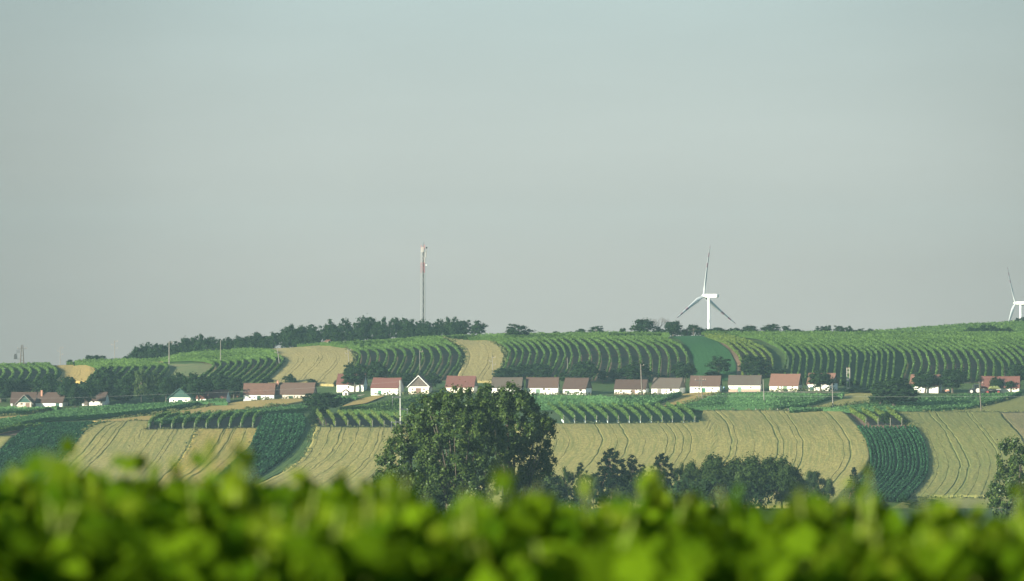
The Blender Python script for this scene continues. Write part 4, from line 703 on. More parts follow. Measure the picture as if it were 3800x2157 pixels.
def poplar(label, ctr, base_d, bounds, holes, seed, n, leafmat='poplar_leaf', top_h=None):
    """a broad poplar: leaf sprays fill the measured outline, with real depth; bounds = [(v, u left, u right)] down the crown"""
    rng = np.random.default_rng(seed); k = F / base_d; gzr = float(height([ctr], [base_d])[0]); bv = np.array(bounds, float)
    r = empty('poplar_tree', ((ctr - U0) / k, base_d, EYE + gzr), 0, label, 'tree', 'poplars in the valley'); cl = []
    vmin, vmax = bv[0, 0], bv[-1, 0]
    def inside(u, v, m_=0.0):
        L = np.interp(v, bv[:, 0], bv[:, 1]); Rr = np.interp(v, bv[:, 0], bv[:, 2]); return L + m_ < u < Rr - m_ and vmin - 4 < v and not any(((u - a) / w) ** 2 + ((v - b) / h) ** 2 < 1 for a, b, w, h in holes)
    sprays = []                                            # ascending sprays of foliage with dark gaps between them
    for _ in range(6000):
        v = rng.uniform(vmin, vmax); L = np.interp(v, bv[:, 0], bv[:, 1]); Rr = np.interp(v, bv[:, 0], bv[:, 2]); q = rng.uniform(-1, 1); u = (L + Rr) / 2 + q * (Rr - L) / 2
        dep = 0.42 * (Rr - L) / k * math.sqrt(max(0.08, 1 - q * q)); y = rng.uniform(-1, .8) * dep; P_ = np.array([(u - ctr) / k, y, -(v - V0) / k - gzr])
        if inside(u, v) and all((((P_ - e) / np.array([1.75, 2.2, 2.6])) ** 2).sum() > 1 for e in sprays): sprays.append(P_)
    per_ = max(3, n // len(sprays))
    for e in sprays:
        lean = np.array([e[0] * .04, 0, 1.0]); rr = rng.uniform(.75, 1.2)
        for a in range(per_):
            t_ = rng.uniform(-1.5, 1.7); w_ = .62 * rr * (1 - .28 * abs(t_)); q_ = e + lean * t_ + np.array([rng.normal(0, w_), rng.normal(0, w_), 0]); u, v = ctr + q_[0] * k, V0 - (q_[2] + gzr) * k
            if inside(u, v, -3): cl.append((*q_, rng.uniform(.5, .95) * (1 - .2 * abs(t_))))
    cl = np.array(cl); V, t = crown_quads(cl, 74, 0.28, rng, .1, 1.2); link('crown', quads_mesh('crown', V, t), leafmat, r)
    b = MB(); H_ = -(vmin - V0) / k - gzr
    for j in range(3):
        a = rng.uniform(-.25, .25); b.tube([(j * .5 - .5, 0, -.5), (j * .9 - .9 + a * 3, rng.normal(0, .6), H_ * .35), (j * 1.6 - 1.6 + a * 8, rng.normal(0, 1.5), H_ * .75)], [.42, .3, .08], 7)
    for j in range(16):
        e = cl[rng.integers(len(cl)), :3]; s = Vector((e[0] * .25, e[1] * .2, max(1.5, e[2] * .45))); b.tube([s, s.lerp(Vector(e), .5) + Vector((0, 0, .4)), e], [.16, .1, .04], 5)
    b.build('trunk', 'bark', r, True); return r
z2 = lambda x, y: (1380 + x / 3.165, 1400 + y / 3.165)
def bnd(rows): return [(z2(0, y)[1], z2(a, 0)[0], z2(b, 0)[0]) for y, a, b in rows]
poplar('left poplar with the lowest, broadest sunlit crown', 1560, 603, bnd([(340, 440, 560), (420, 400, 700), (560, 320, 760), (700, 235, 800), (880, 100, 830), (1100, 60, 860), (1300, 40, 900), (1600, 150, 950)]),
       [(1412, 1730, 14, 18)], 3, 520)
poplar('middle poplar, tallest and densest of the clump', 1700, 600, bnd([(95, 1030, 1180), (150, 900, 1350), (230, 600, 1420), (350, 540, 1480), (560, 520, 1560), (900, 560, 1560), (1250, 560, 1500), (1600, 700, 1400)]), [z2(1450, 515) + (9, 9)], 5, 700)
poplar('right poplar with a dark shaded crown and bare gaps', 1900, 618, bnd([(85, 1420, 1560), (110, 1340, 1780), (220, 1250, 1860), (330, 1220, 1935), (350, 1220, 2010), (480, 1220, 2075), (560, 1220, 2150), (700, 1260, 2140), (850, 1320, 2090), (900, 1440, 2180), (1080, 1460, 2185), (1120, 1480, 2060), (1500, 1550, 1900)]),
       [z2(1915, 790) + (14, 20), z2(1450, 515) + (12, 12), z2(1850, 940) + (24, 12), z2(1680, 1060) + (14, 20), z2(1900, 1050) + (20, 8), z2(2080, 690) + (7, 7), z2(1790, 820) + (8, 12)], 9, 560)
poplar('tall poplar standing alone beyond the green corn', 3790, 640, [(1612, 3760, 3820), (1650, 3720, 3850), (1700, 3705, 3880), (1760, 3698, 3900), (1800, 3670, 3920), (1830, 3660, 3930), (1950, 3690, 3920)], [(3710, 1660, 8, 14)], 11, 380)
# ------------------------------------------------------------------ the white cellar houses
def wall_with_holes(b, w, h, holes, z0=-1.2, mi=0, deep=0.16):
    """front wall in the plane y = 0 from x 0..w, z z0..h with real openings (x0, x1, a0, a1)"""
    xs = sorted({0, w, *[q for o_ in holes for q in o_[:2]]}); zs = sorted({z0, h, *[q for o_ in holes for q in o_[2:]]})
    for i in range(len(xs) - 1):
        for j in range(len(zs) - 1):
            cx, cz = (xs[i] + xs[i + 1]) / 2, (zs[j] + zs[j + 1]) / 2
            if any(o_[0] < cx < o_[1] and o_[2] < cz < o_[3] for o_ in holes): continue
            b.add([(xs[i], 0, zs[j]), (xs[i + 1], 0, zs[j]), (xs[i + 1], 0, zs[j + 1]), (xs[i], 0, zs[j + 1])], [(0, 1, 2, 3)], mi)
    for x0, x1, a0, a1 in holes:
        b.add([(x0, 0, a0), (x1, 0, a0), (x1, 0, a1), (x0, 0, a1), (x0, deep, a0), (x1, deep, a0), (x1, deep, a1), (x0, deep, a1)], [(0, 4, 5, 1), (1, 5, 6, 2), (2, 6, 7, 3), (3, 7, 4, 0), (4, 7, 6, 5)], mi)
def openings(r, ops, conv):
    for kind, x0, x1, y0, y1, c in ops:
        a, b_, z0, z1 = conv(x0, x1, y0, y1)
        if kind == 'door':
            m = MB(); m.box(a + .02, b_ - .02, .07, .14, z0 + .02, z1 - .02); n = max(2, int((b_ - a) / .45))
            for q in range(n): m.box(a + .03 + (b_ - a - .06) * q / n + .012, a + .03 + (b_ - a - .06) * (q + 1) / n - .012, .05, .07, z0 + .04, z1 - .04)
            dr = m.build('door', c, r); hm = MB(); hm.box(b_ - .22, b_ - .12, .01, .05, z0 + .95, z0 + 1.05); hm.build('handle', 'dark_steel', dr)
        elif kind == 'win':
            m = MB(); t = .07
            for q in ((a, a + t, z0, z1), (b_ - t, b_, z0, z1), (a + t, b_ - t, z0, z0 + t), (a + t, b_ - t, z1 - t, z1)): m.box(q[0] + .002, q[1] - .002, .03, .10, q[2] + .002, q[3] - .002)
            wd = m.build('window', c, r); p = MB(); p.box(a + t, b_ - t, .06, .075, z0 + t, z1 - t); p.build('pane', 'glass_dark', wd)
        elif kind == 'patch':
            m = MB(); m.box(a, b_, -.012, .0, z0, z1); m.build('wall_patch', c, r)
def house(label, z, wall, ridge, roof, ops=(), dep=6.2, yaw=13, plaster_='plaster_white', gable=None, chimney=None, plinth=None, name='cellar_house', cat='house', group='white cellar houses', over=.28, back=0.0):
    (u0, ve), (u1, vb) = p1(z, wall[0], wall[2]), p1(z, wall[1], wall[3]); vr = p1(z, 0, ridge)[1]; um = (u0 + u1) / 2
    d = float(depth_at([um], [vb])[0]) + back; k = F / d; ya = R(yaw); w = (u1 - u0) / k / cos(ya); he = (vb - ve) / k; z0 = EYE - (vb - V0) / k
    x0 = (u0 - U0) / k; hr = EYE - (vr - V0) / F * (d + dep / 2 * cos(ya)) - z0
    r = empty(name, (x0, d + w / 2 * sin(ya), z0), -ya, label, cat, group)
    def conv(a, b_, y0, y1):
        A, B = p1(z, a, y0), p1(z, b_, y1); return (max(.05, (A[0] - u0) / k / cos(ya)), min(w - .05, (B[0] - u0) / k / cos(ya)), max((vb - B[1]) / k, .02), min((vb - A[1]) / k, he - .1))
    b = MB(); wall_with_holes(b, w, he, [conv(*o_[1:5]) for o_ in ops if o_[0] in ('door', 'win')])
    g = -1.2; b.add([(0, 0, g), (0, dep, g), (0, dep, he), (0, dep / 2, hr - .05), (0, 0, he)], [(0, 4, 3, 2, 1)]); b.add([(w, 0, g), (w, dep, g), (w, dep, he), (w, dep / 2, hr - .05), (w, 0, he)], [(0, 1, 2, 3, 4)])
    b.add([(0, dep, g), (w, dep, g), (w, dep, he), (0, dep, he)], [(0, 3, 2, 1)]); b.build('wall', plaster_, r)
    sl = (hr - he) / (dep / 2); ov = over; t = .13; rb = MB(); sag = .07
    for s in (0, 1):
        f = lambda y: y if s == 0 else dep - y
        n = 8; top = []; xs = np.linspace(-.2, w + .2, n + 1)
        for x in xs:
            q = sag * sin(pi * (x + .2) / (w + .4)); top.append([(x, f(-ov), he - ov * sl + t), (x, f(dep * .25), he + dep * .25 * sl + t - q), (x, f(dep / 2), hr + t - q * 1.2)])
        vs = [p for row in top for p in row] + [(p[0], p[1], p[2] - t + .004) for row in top for p in row]; m = len(top) * 3; fs = []
        for i in range(n):
            for j in range(2):
                a = i * 3 + j; fs.append((a, a + 3, a + 4, a + 1) if s == 0 else (a, a + 1, a + 4, a + 3)); fs.append((a + m, a + m + 1, a + m + 4, a + m + 3) if s == 0 else (a + m, a + m + 3, a + m + 4, a + m + 1))
            a = i * 3; fs.append((a, a + m, a + m + 3, a + 3) if s == 0 else (a, a + 3, a + m + 3, a + m))
        for i in (0, n):
            a = i * 3
            for j in range(2): fs.append((a + j, a + j + 1, a + j + 1 + m, a + j + m) if (i == 0) == (s == 0) else (a + j, a + j + m, a + j + 1 + m, a + j + 1))
        rb.add(vs, fs)
    ro = rb.build('roof', roof, r); cap = MB(); cap.tube([(-.22, dep / 2, hr + t - .02), (w / 2, dep / 2, hr + t - .02 - sag), (w + .22, dep / 2, hr + t - .02)], .11, 6); cap.build('ridge_tiles', roof, ro)
    if gable:
        m = MB(); m.add([(w + .02, -.02, he), (w + .02, dep + .02, he), (w + .02, dep / 2, hr - .03), (w + .05, -.02, he), (w + .05, dep + .02, he), (w + .05, dep / 2, hr - .03)], [(3, 4, 5), (0, 2, 1), (0, 1, 4, 3), (1, 2, 5, 4), (2, 0, 3, 5)]); m.build('gable_boarding', gable, r)
    if plinth:
        xs = [0] + sorted(q for o_ in ops if o_[0] == 'door' for q in conv(*o_[1:5])[:2]) + [w]; m = MB()
        for a, b_ in zip(xs[::2], xs[1::2]): m.box(a, b_, -.05, -.002, -1.0, plinth)
        m.build('plinth', 'plinth', r)
    if chimney is not None:
        m = MB(); m.box(chimney - .25, chimney + .25, dep * .3, dep * .3 + .5, he + dep * .2 * sl, hr + .6); m.box(chimney - .3, chimney + .3, dep * .3 - .05, dep * .3 + .55, hr + .6, hr + .72); m.build('chimney', 'brick', ro)
    openings(r, ops, conv); return r
def gable_house(label, z, wall, apex, roof, ops=(), dep=9.0, yaw=8, plaster_='plaster_cream', board='dark_wood', eave_over=.35, verge='white_paint', name='cellar_house', group='white cellar houses', cat='house', back=0.0):
    (u0, ve), (u1, vb) = p1(z, wall[0], wall[2]), p1(z, wall[1], wall[3]); vr = p1(z, 0, apex)[1]
    d = float(depth_at([(u0 + u1) / 2], [vb])[0]) + back; k = F / d; ya = R(yaw); w = (u1 - u0) / k / cos(ya); he = (vb - ve) / k; hr = (vb - vr) / k; z0 = EYE - (vb - V0) / k
    r = empty(name, ((u0 - U0) / k, d + w / 2 * sin(ya), z0), -ya, label, cat, group)
    def conv(a, b_, y0, y1):
        A, B = p1(z, a, y0), p1(z, b_, y1); return (max(.05, (A[0] - u0) / k / cos(ya)), min(w - .05, (B[0] - u0) / k / cos(ya)), max((vb - B[1]) / k, .02), min((vb - A[1]) / k, he - .06))
    b = MB(); wall_with_holes(b, w, he, [conv(*o_[1:5]) for o_ in ops]); g = -1.2; c = w / 2
    b.add([(0, 0, g), (0, dep, g), (0, dep, he), (0, 0, he)], [(0, 3, 2, 1)]); b.add([(w, 0, g), (w, dep, g), (w, dep, he), (w, 0, he)], [(0, 1, 2, 3)]); b.add([(0, dep, g), (w, dep, g), (w, dep, he), (c, dep, hr), (0, dep, he)], [(0, 4, 3, 2, 1)])
    b.build('wall', plaster_, r); m = MB(); m.add([(0, -.03, he + .002), (w, -.03, he + .002), (c, -.03, hr - .03), (0, .05, he + .002), (w, .05, he + .002), (c, .05, hr - .03)], [(0, 1, 2), (3, 5, 4), (0, 3, 4, 1), (1, 4, 5, 2), (2, 5, 3, 0)]); m.build('gable', board, r)
    sl = (hr - he) / (w / 2); t = .13; o_ = eave_over; rb = MB()
    for s in (-1, 1):
        P = [(c + s * (w / 2 + o_), -.35, he - o_ * sl), (c + s * (w / 2 + o_), dep + .2, he - o_ * sl), (c, dep + .2, hr), (c, -.35, hr)]
        vs = P + [(p[0], p[1], p[2] + t) for p in P]; fs = [(0, 1, 2, 3), (4, 7, 6, 5), (0, 4, 5, 1), (0, 3, 7, 4), (1, 5, 6, 2)]; rb.add(vs, fs if s < 0 else [f[::-1] for f in fs])
    ro = rb.build('roof', roof, r)
    if verge:
        for s in (-1, 1):
            m = MB(); A = Vector((c + s * (w / 2 + o_ + .02), -.40, he - (o_ + .02) * sl + .03)); B = Vector((c, -.40, hr + .03)); m.add([A, B, B + Vector((0, 0, .24)), A + Vector((0, 0, .24)), A + Vector((0, .045, 0)), B + Vector((0, .045, 0)), B + Vector((0, .045, .24)), A + Vector((0, .045, .24))], [(0, 1, 2, 3), (4, 7, 6, 5), (0, 4, 5, 1), (3, 2, 6, 7), (0, 3, 7, 4)]); m.build('bargeboard', verge, ro)
    openings(r, ops, conv); return r
gable_house('small white gabled wing in front of the brown roofed farmhouse', 1, (165, 298, 882, 930), 815, 'roof_brown', [('win', 194, 217, 888, 903, 'window_frame'), ('door', 243, 283, 886, 930, 'brown_wood')], 5, 6, 'plaster_pink', 'dark_green_door', .7, 'grey_wood')
house('brown roofed farmhouse with long white wall and green gate', 1, (335, 596, 880, 926), 790, 'roof_brown', [('win', 470, 484, 894, 902, 'white_frame'), ('door', 531, 568, 889, 926, 'dark_green_door')], yaw=12, gable='dark_wood', chimney=1.2, back=2.5)
house('shaded dark roofed barn behind the white gabled wing', 1, (100, 332, 882, 930), 788, 'roof_brown', [('door', 118, 160, 886, 930, 'dark_wood')], yaw=2, plaster_='plaster_cool', back=7)
house('small tiled house half hidden by the large round tree', 1, (780, 1000, 864, 912), 787, 'roof_brown', [('win', 880, 900, 868, 884, 'window_frame'), ('win', 962, 972, 870, 892, 'grey_wood'), ('door', 800, 840, 870, 912, 'dark_wood')], yaw=6)
gable_house('white house with a green gabled roof under the big broad tree', 1, (1610, 1812, 836, 890), 752, 'roof_green', [('win', 1643, 1660, 856, 870, 'dark_green_door'), ('door', 1692, 1736, 856, 890, 'dark_green_door'), ('win', 1762, 1780, 852, 868, 'dark_green_door')], 8, 10, 'plaster_white', 'dark_green_door', .9, 'dark_green_door')
house('white house with a shaded red roof behind the broad tree trunk', 1, (1868, 2150, 842, 890), 765, 'roof_red', [('win', 1968, 1984, 848, 860, 'window_frame'), ('door', 2050, 2070, 842, 890, 'green_door'), ('win', 2092, 2116, 846, 860, 'window_frame')], yaw=8)
house('small brick shed in the shade left of the patchy roofed house', 1, (2198, 2268, 798, 835), 775, 'roof_orange', [('door', 2212, 2250, 806, 835, 'dark_wood')], 3, 5, 'brick', name='brick_shed', cat='shed', group=None)
house('white house with patchy brown tiled roof joined to the long grey barn', 2, (8, 300, 801, 861), 703, 'roof_patchy', [('win', 58, 79, 827, 841, 'window_frame'), ('door', 138, 175, 819, 861, 'dark_green_door'), ('win', 233, 252, 826, 838, 'window_frame'), ('win', 233, 252, 843, 855, 'window_frame')], yaw=1, plaster_='plaster_cool')
house('long grey roofed barn with plank gate and many small windows', 2, (302, 672, 799, 852), 698, 'roof_dark', [('door', 302, 379, 802, 852, 'grey_wood'), ('door', 438, 480, 820, 852, 'dark_green_door'), ('win', 488, 498, 817, 834, 'window_frame'), ('win', 520, 533, 822, 832, 'window_frame'), ('win', 552, 570, 816, 832, 'window_frame'), ('win', 590, 605, 822, 832, 'window_frame')], yaw=7, plaster_='plaster_pink', gable='dark_wood', chimney=.6)
house('white house with dull red roof half hidden behind the fruit tree', 2, (895, 1152, 706, 782), 614, 'roof_red', [('win', 1000, 1015, 725, 745, 'window_frame')], yaw=8, plaster_='plaster_white')
gable_house('tiny white gabled shed with a dark doorway beside the fruit tree', 2, (952, 1003, 780, 814), 762, 'roof_orange', [('door', 974, 996, 788, 814, 'dark_wood')], 2, 8, 'plaster_white', 'plaster_white', .1, None, name='shed', group=None, cat='shed')
house('white house with bright red roof and green door left of the concrete mast', 2, (1221, 1481, 740, 812), 652, 'roof_red', [('win', 1266, 1274, 776, 783, 'brown_wood'), ('door', 1288, 1321, 767, 810, 'green_door'), ('win', 1395, 1410, 766, 784, 'window_frame')], yaw=14)
gable_house('cream house with dark wooden gable and brown double door', 2, (1577, 1772, 730, 800), 632, 'roof_dark', [('win', 1611, 1626, 749, 763, 'window_frame'), ('door', 1648, 1699, 745, 800, 'brown_wood'), ('win', 1719, 1736, 749, 763, 'window_frame')], 8, 6)
house('white house with wine red roof above the left side of the poplars', 2, (1934, 2200, 731, 788), 634, 'roof_red', [('win', 2020, 2034, 742, 752, 'window_frame'), ('win', 2110, 2126, 742, 752, 'window_frame')], yaw=9, gable='dark_wood', plaster_='plaster_cream')
house('white house with grey roof mostly hidden behind the poplar tops', 3, (62, 342, 736, 800), 648, 'roof_grey', [('win', 150, 165, 750, 762, 'window_frame')], yaw=7, gable='dark_wood')
house('white house with dark roof, pale green door and two square windows', 3, (391, 691, 736, 806), 648, 'roof_dark', [('win', 437, 453, 756, 769, 'window_frame'), ('win', 466, 471, 752, 775, 'brown_wood'), ('door', 483, 524, 755, 806, 'pale_green_door'), ('win', 552, 569, 747, 766, 'window_frame'), ('win', 600, 616, 753, 766, 'window_frame')], yaw=4)
house('short white house with brown roof and a dark gable right of the poplars', 3, (742, 956, 748, 810), 652, 'roof_brown', [('door', 780, 804, 768, 808, 'pale_green_door'), ('win', 822, 829, 764, 778, 'window_frame'), ('win', 850, 858, 763, 770, 'window_frame'), ('win', 896, 922, 759, 776, 'window_frame')], yaw=17, gable='dark_wood')
house('white house with rust streaked brown roof and red plank door behind the utility pole', 3, (1232, 1524, 752, 806), 669, 'roof_brown', [('win', 1281, 1306, 767, 781, 'window_frame'), ('door', 1392, 1427, 763, 806, 'brown_wood'), ('win', 1438, 1445, 758, 774, 'brown_wood'), ('win', 1465, 1489, 763, 776, 'white_frame')], yaw=11, gable='dark_wood', plinth=.35)
house('white house with mossy grey roof and wide grey door', 3, (1585, 1846, 743, 803), 652, 'roof_grey', [('door', 1640, 1681, 755, 803, 'grey_wood'), ('win', 1724, 1731, 757, 774, 'brown_wood'), ('win', 1757, 1779, 753, 775, 'window_frame')], yaw=19, gable='dark_wood')
house('white house with dark roof behind the wooden trestle pylon', 3, (1951, 2229, 723, 795), 632, 'roof_dark', [('win', 1994, 2014, 744, 757, 'window_frame'), ('win', 2026, 2049, 744, 756, 'green_door'), ('door', 2063, 2099, 744, 789, 'green_door'), ('win', 2153, 2171, 742, 754, 'window_frame')], yaw=9, gable='dark_wood')
house('white house with grey roof, brown plinth and half open green door', 3, (2316, 2618, 712, 781), 628, 'roof_grey', [('win', 2351, 2369, 734, 742, 'window_frame'), ('door', 2404, 2440, 736, 781, 'pale_green_door'), ('win', 2519, 2539, 732, 744, 'window_frame')], yaw=8, gable='dark_wood', plinth=.8)
house('cream house with orange red roof and pale green door', 4, (145, 411, 717, 776), 615, 'roof_orange', [('win', 221, 233, 730, 741, 'window_frame'), ('win', 251, 259, 726, 745, 'grey_wood'), ('door', 272, 309, 727, 776, 'pale_green_door'), ('win', 354, 366, 728, 737, 'window_frame'), ('win', 348, 370, 744, 762, 'window_frame')], yaw=15, gable='dark_wood', plaster_='plaster_cream')
house('white house with red roof behind the round headed tree', 4, (500, 743, 702, 770), 608, 'roof_orange', [('door', 526, 567, 734, 770, 'dark_green_door')], yaw=17, gable='dark_wood')
house('white house with orange roof between two broad trees', 4, (1480, 1745, 721, 791), 622, 'roof_orange', [('win', 1650, 1668, 738, 752, 'window_frame')], yaw=15)
house('long tiled barn with a cream wall behind the trailer', 4, (2160, 2514, 738, 796), 637, 'roof_red', [('door', 2210, 2300, 746, 796, 'dark_wood'), ('win', 2480, 2500, 745, 760, 'grey_wood')], yaw=9, gable='dark_wood', plaster_='plaster_cream', name='barn')
house('tiny white hut on the hilltop below the copse', 2, (783, 815, 303, 316), 290, 'roof_orange', [('win', 795, 803, 306, 312, 'window_frame')], 3, 20, name='hut', cat='hut', group=None)
# ------------------------------------------------------------------ poles, pylons, mast
def foot(z, x, y, d=None):
    u, v = p1(z, x, y); d = float(depth_at([u], [v])[0]) if d is None else d; g = EYE + float(height([u], [d])[0]); return u, d, g
def top_z(z, y, d): return EYE - (p1(z, 0, y)[1] - V0) / F * d
def util_pole(label, z, x, yt, yb, d=None, r=.14, lean=0.0, arms=2, mat='pole_pale', group='wooden utility poles', name='utility_pole'):
    u, d, g = foot(z, x, yb, d); h = top_z(z, yt, d) - g; o = empty(name, ((u - U0) / F * d, d, g), 0, label, 'pole', group)
    m = MB(); m.tube([(0, 0, -.6), (lean, 0, h)], [r * .92, r * .62], 8); m.build('pole_shaft', mat, o)
    for i in range(arms):
        s = -1 if i % 2 else 1; zz = h - .45 - i * 1.1; x0 = lean * zz / h; a = MB(); a.box(min(0, s * .95) + x0, max(0, s * .95) + x0, -.05, .05, zz - .05, zz + .05); ar = a.build('cross_arm', mat, o)
        q = MB(); q.tube([(x0 + s * .9, 0, zz + .05), (x0 + s * .9, 0, zz + .22), (x0 + s * .9, 0, zz + .4)], [.05, .09, .05], 6); q.build('insulator', 'insulator', ar)
    return o
util_pole('lone utility pole on the skyline beside the golden strip', 1, 573, 350, 520, 1352, .13, arms=3)
util_pole('tall thin utility pole on the skyline above the pale sliver of corn', 1, 1090, 290, 480, 1352, .13, arms=3)
util_pole('thick utility pole before the beginning of the hilltop belt', 1, 1610, 300, 515, None, .2, arms=1)
util_pole('pale thin pole before the middle of the hilltop belt', 1, 2100, 292, 515, None, .13, arms=0)
util_pole('leaning pole at the right edge of the slanting vine rows', 2, 358, 360, 548, None, .14, -.9, 2, 'pole_pale')
util_pole('leaning pole at the right edge of the broad corn strip', 2, 1018, 370, 548, None, .14, -.5, 2, 'pole_pale')
util_pole('thin pale pole among the bowed rows behind the wooden gable', 2, 1691, 385, 602, None, .1, -.2, 1, 'pole_pale')
util_pole('thin pole with arms in the tall rounded corn strip', 2, 2384, 440, 645, None, .11, -.25, 3)
util_pole('thin short pole among the rows of the central hill', 3, 784, 455, 602, None, .1, 0, 0)
util_pole('thick brown pole standing before the rust streaked roof', 3, 1497, 516, 808, None, .26, -.5, 1, 'pole_wood')
util_pole('thin grey pole before the shaded gable in the vineyard', 4, 93, 662, 906, None, .15, -.3, 0)
util_pole('slender leaning pole before the white house with the round headed tree', 4, 747, 700, 930, None, .16, -.2, 0)
util_pole('dark pole beside the tractor with a black foot', 4, 2160, 682, 982, None, .17, -.6, 1, 'pole_wood')
def post(label, z, x, yt, yb, group='fence posts along the vineyard edge'):
    u, d, g = foot(z, x, yb); h = top_z(z, yt, d) - g; m = MB(); m.tube([(0, 0, -.4), (random.uniform(-.05, .05), 0, h)], .1, 6); o = m.build('fence_post', 'post_wood'); o.location = ((u - U0) / F * d, d, g); tag(o, label, 'post', group)
for x in (14, 220, 322, 428, 530, 633, 738): post('wooden fence post along the lower edge of the vineyard beside the great corn field', 4, x, 938, 978)
post('short stake standing in the vineyard under the huge round tree', 4, 1455, 900, 955, None)
def trestle(label, z, xt, yt, xl, xr, yb, d=None, transformer=False):
    """A-frame wooden pylon: two legs meeting at the head, rungs, head arm with insulators"""
    ul, d, g = foot(z, xl, yb, d); k = F / d; xm = (p1(z, xt, 0)[0] - U0) / k; hw = (p1(z, xr, 0)[0] - p1(z, xl, 0)[0]) / k / 2; h = top_z(z, yt, d) - g
    o = empty('trestle_pylon', (xm, d, g), 0, label, 'pylon')
    for s in (-1, 1):
        for yy in ((0,) if not transformer else (-.7, .7)):
            m = MB(); m.tube([(s * hw, yy, -.6), (s * .22, yy * .3, h)], [.15, .1], 7); m.build('leg', 'pole_wood', o)
    for t in ((.12, .45, .62, .8, .93) if not transformer else (.15, .35, .55, .75, .9)):
        ww = hw + (.22 - hw) * t + .12; m = MB(); m.box(-ww, ww, -.06, .06, h * t - .06, h * t + .06); m.build('rung', 'pole_wood', o)
    a = MB(); a.box(-1.5, 1.5, -.06, .06, h * .84 - .06, h * .84 + .06); ar = a.build('cross_arm', 'dark_steel', o)
    for x in (-1.4, 0.75, 1.4): q = MB(); q.tube([(x, 0, h * .84 + .06), (x, 0, h * .84 + .25), (x, 0, h * .84 + .45)], [.05, .1, .05], 6); q.build('insulator', 'insulator', ar)
    if transformer:
        m = MB(); m.box(-2.6, -1.6, -.4, .4, h * .42, h * .58); m.box(-2.45, -1.75, -.3, .3, h * .58, h * .63); t_ = m.build('transformer', 'dark_steel', o)
        m = MB(); m.box(-2.7, -.6, -.45, .45, h * .405, h * .42); m.build('platform', 'dark_steel', o)
        for i in range(3): m = MB(); m.tube([(-1.9, 0, h * (.66 + i * .05)), (-.6, 0, h * (.7 + i * .05))], .06, 5); m.build('switch_rod', 'dark_steel', o)
    return o
trestle('lattice wooden pylon with a transformer on the knoll at the skyline', 1, 210, 335, 192, 230, 520, 1350, True)
trestle('dark wooden trestle pylon before the dark roofed house', 3, 2050, 635, 2029, 2069, 866)
u_, d_, g_ = foot(4, 892, 775); k_ = F / d_; h_ = top_z(4, 557, d_) - g_
r = empty('transformer_mast', ((u_ - U0) / k_, d_, g_), -.1, 'pale twin post transformer mast between the white house and the huge tree', 'mast')
for s in (-1, 1): m = MB(); m.box(s * .42 - .1, s * .42 + .1, -.12, .12, -.5, h_); m.build('post', 'post_wood', r)
for t in (.80, .87, .97): m = MB(); m.box(-.52, .52, -.14, .14, h_ * t - .08, h_ * t + .08); m.build('cross_beam', 'post_wood', r)
m = MB(); m.box(-.38, .30, -.35, .35, h_ * .42, h_ * .55); m.tube([(-.15, 0, h_ * .55), (-.15, 0, h_ * .6)], .07, 6); m.tube([(.1, 0, h_ * .55), (.1, 0, h_ * .6)], .07, 6); m.build('transformer', 'steel', r)
m = MB(); m.box(-.30, .26, -.3, .2, 0.2, h_ * .15); m.build('switch_box', 'plaster_pink', r)
for x in (-.4, 0, .4): m = MB(); m.tube([(x, 0, h_ * .97 + .08), (x, 0, h_ + .35)], [.09, .05], 6); m.build('insulator', 'insulator', r)
# concrete mast in front, nearer than the houses
d_ = 930.0; u_, vt = p1(2, 1500, 672); g_ = EYE + float(height([u_], [d_])[0]); k_ = F / d_; h_ = EYE - (vt - V0) / k_ - g_
r = empty('power_mast', ((u_ - U0) / k_, d_, g_), 0, 'pale concrete power mast with staggered arms in front of the poplars', 'mast')
m = MB(); m.tube([(.25, 0, -.6), (0, 0, h_)], [.25, .13], 10); m.build('shaft', 'concrete', r, True)
for s, y_, L in ((-1, 830, 1.7), (1, 945, 1.55), (-1, 1068, 2.0)):
    zz = EYE - (p1(2, 0, y_)[1] - V0) / k_ - g_; m = MB(); x0 = .25 * (1 - zz / h_); tip = x0 + s * L
    m.add([(x0, -.2, zz - .18), (x0, .2, zz - .18), (x0, .2, zz + .18), (x0, -.2, zz + .18), (tip, -.09, zz - .14), (tip, .09, zz - .14), (tip, .09, zz + .02), (tip, -.09, zz + .02)], [(0, 3, 2, 1), (4, 5, 6, 7), (0, 4, 7, 3), (1, 2, 6, 5), (0, 1, 5, 4), (3, 7, 6, 2)]); a = m.build('cross_arm', 'dark_steel', r)
    q = MB(); q.tube([(tip, 0, zz - .1), (tip, 0, zz - 1.0), (tip, 0, zz - 2.1)], [.06, .1, .04], 6); q.build('insulator', 'dark_steel', a)
    q = MB(); q.box(tip - .09, tip + .09, -.09, .09, zz - .14, zz + .1); q.build('clamp', 'galvanised', a)
def wire(label, pts, rad=.035, sag=1.0, n=14):
    P = []
    for A, B in zip(pts[:-1], pts[1:]):
        A, B = Vector(A), Vector(B)
        for i in range(n + (B is Vector(pts[-1]))): t = i / n; q = A.lerp(B, t); q.z -= sag * 4 * t * (1 - t); P.append(q)
    P.append(Vector(pts[-1])); m = MB(); m.tube(P, rad, 5); o = m.build('power_line', 'cable'); return tag(o, label, 'cable')
top = lambda z, x, y, d: at_depth(*p1(z, x, y), d)
wire('thin power line sagging from the far fields to the concrete mast', [top(1, -400, 845, 1100), top(1, 1500, 805, 1060), top(2, 1500, 684, 930), ], .009, .4)
wire('thin power line running on from the concrete mast past the grey roofs', [top(2, 1500, 678, 930), top(3, 1000, 765, 1050), top(3, 2000, 812, 1120)], .012, .3)
wire('straight thin power line crossing before the red roofed houses', [top(3, 2000, 812, 1120), top(4, 100, 820, 1110), top(4, 2160, 824, 1090), top(4, 2900, 815, 1085)], .013, .15)
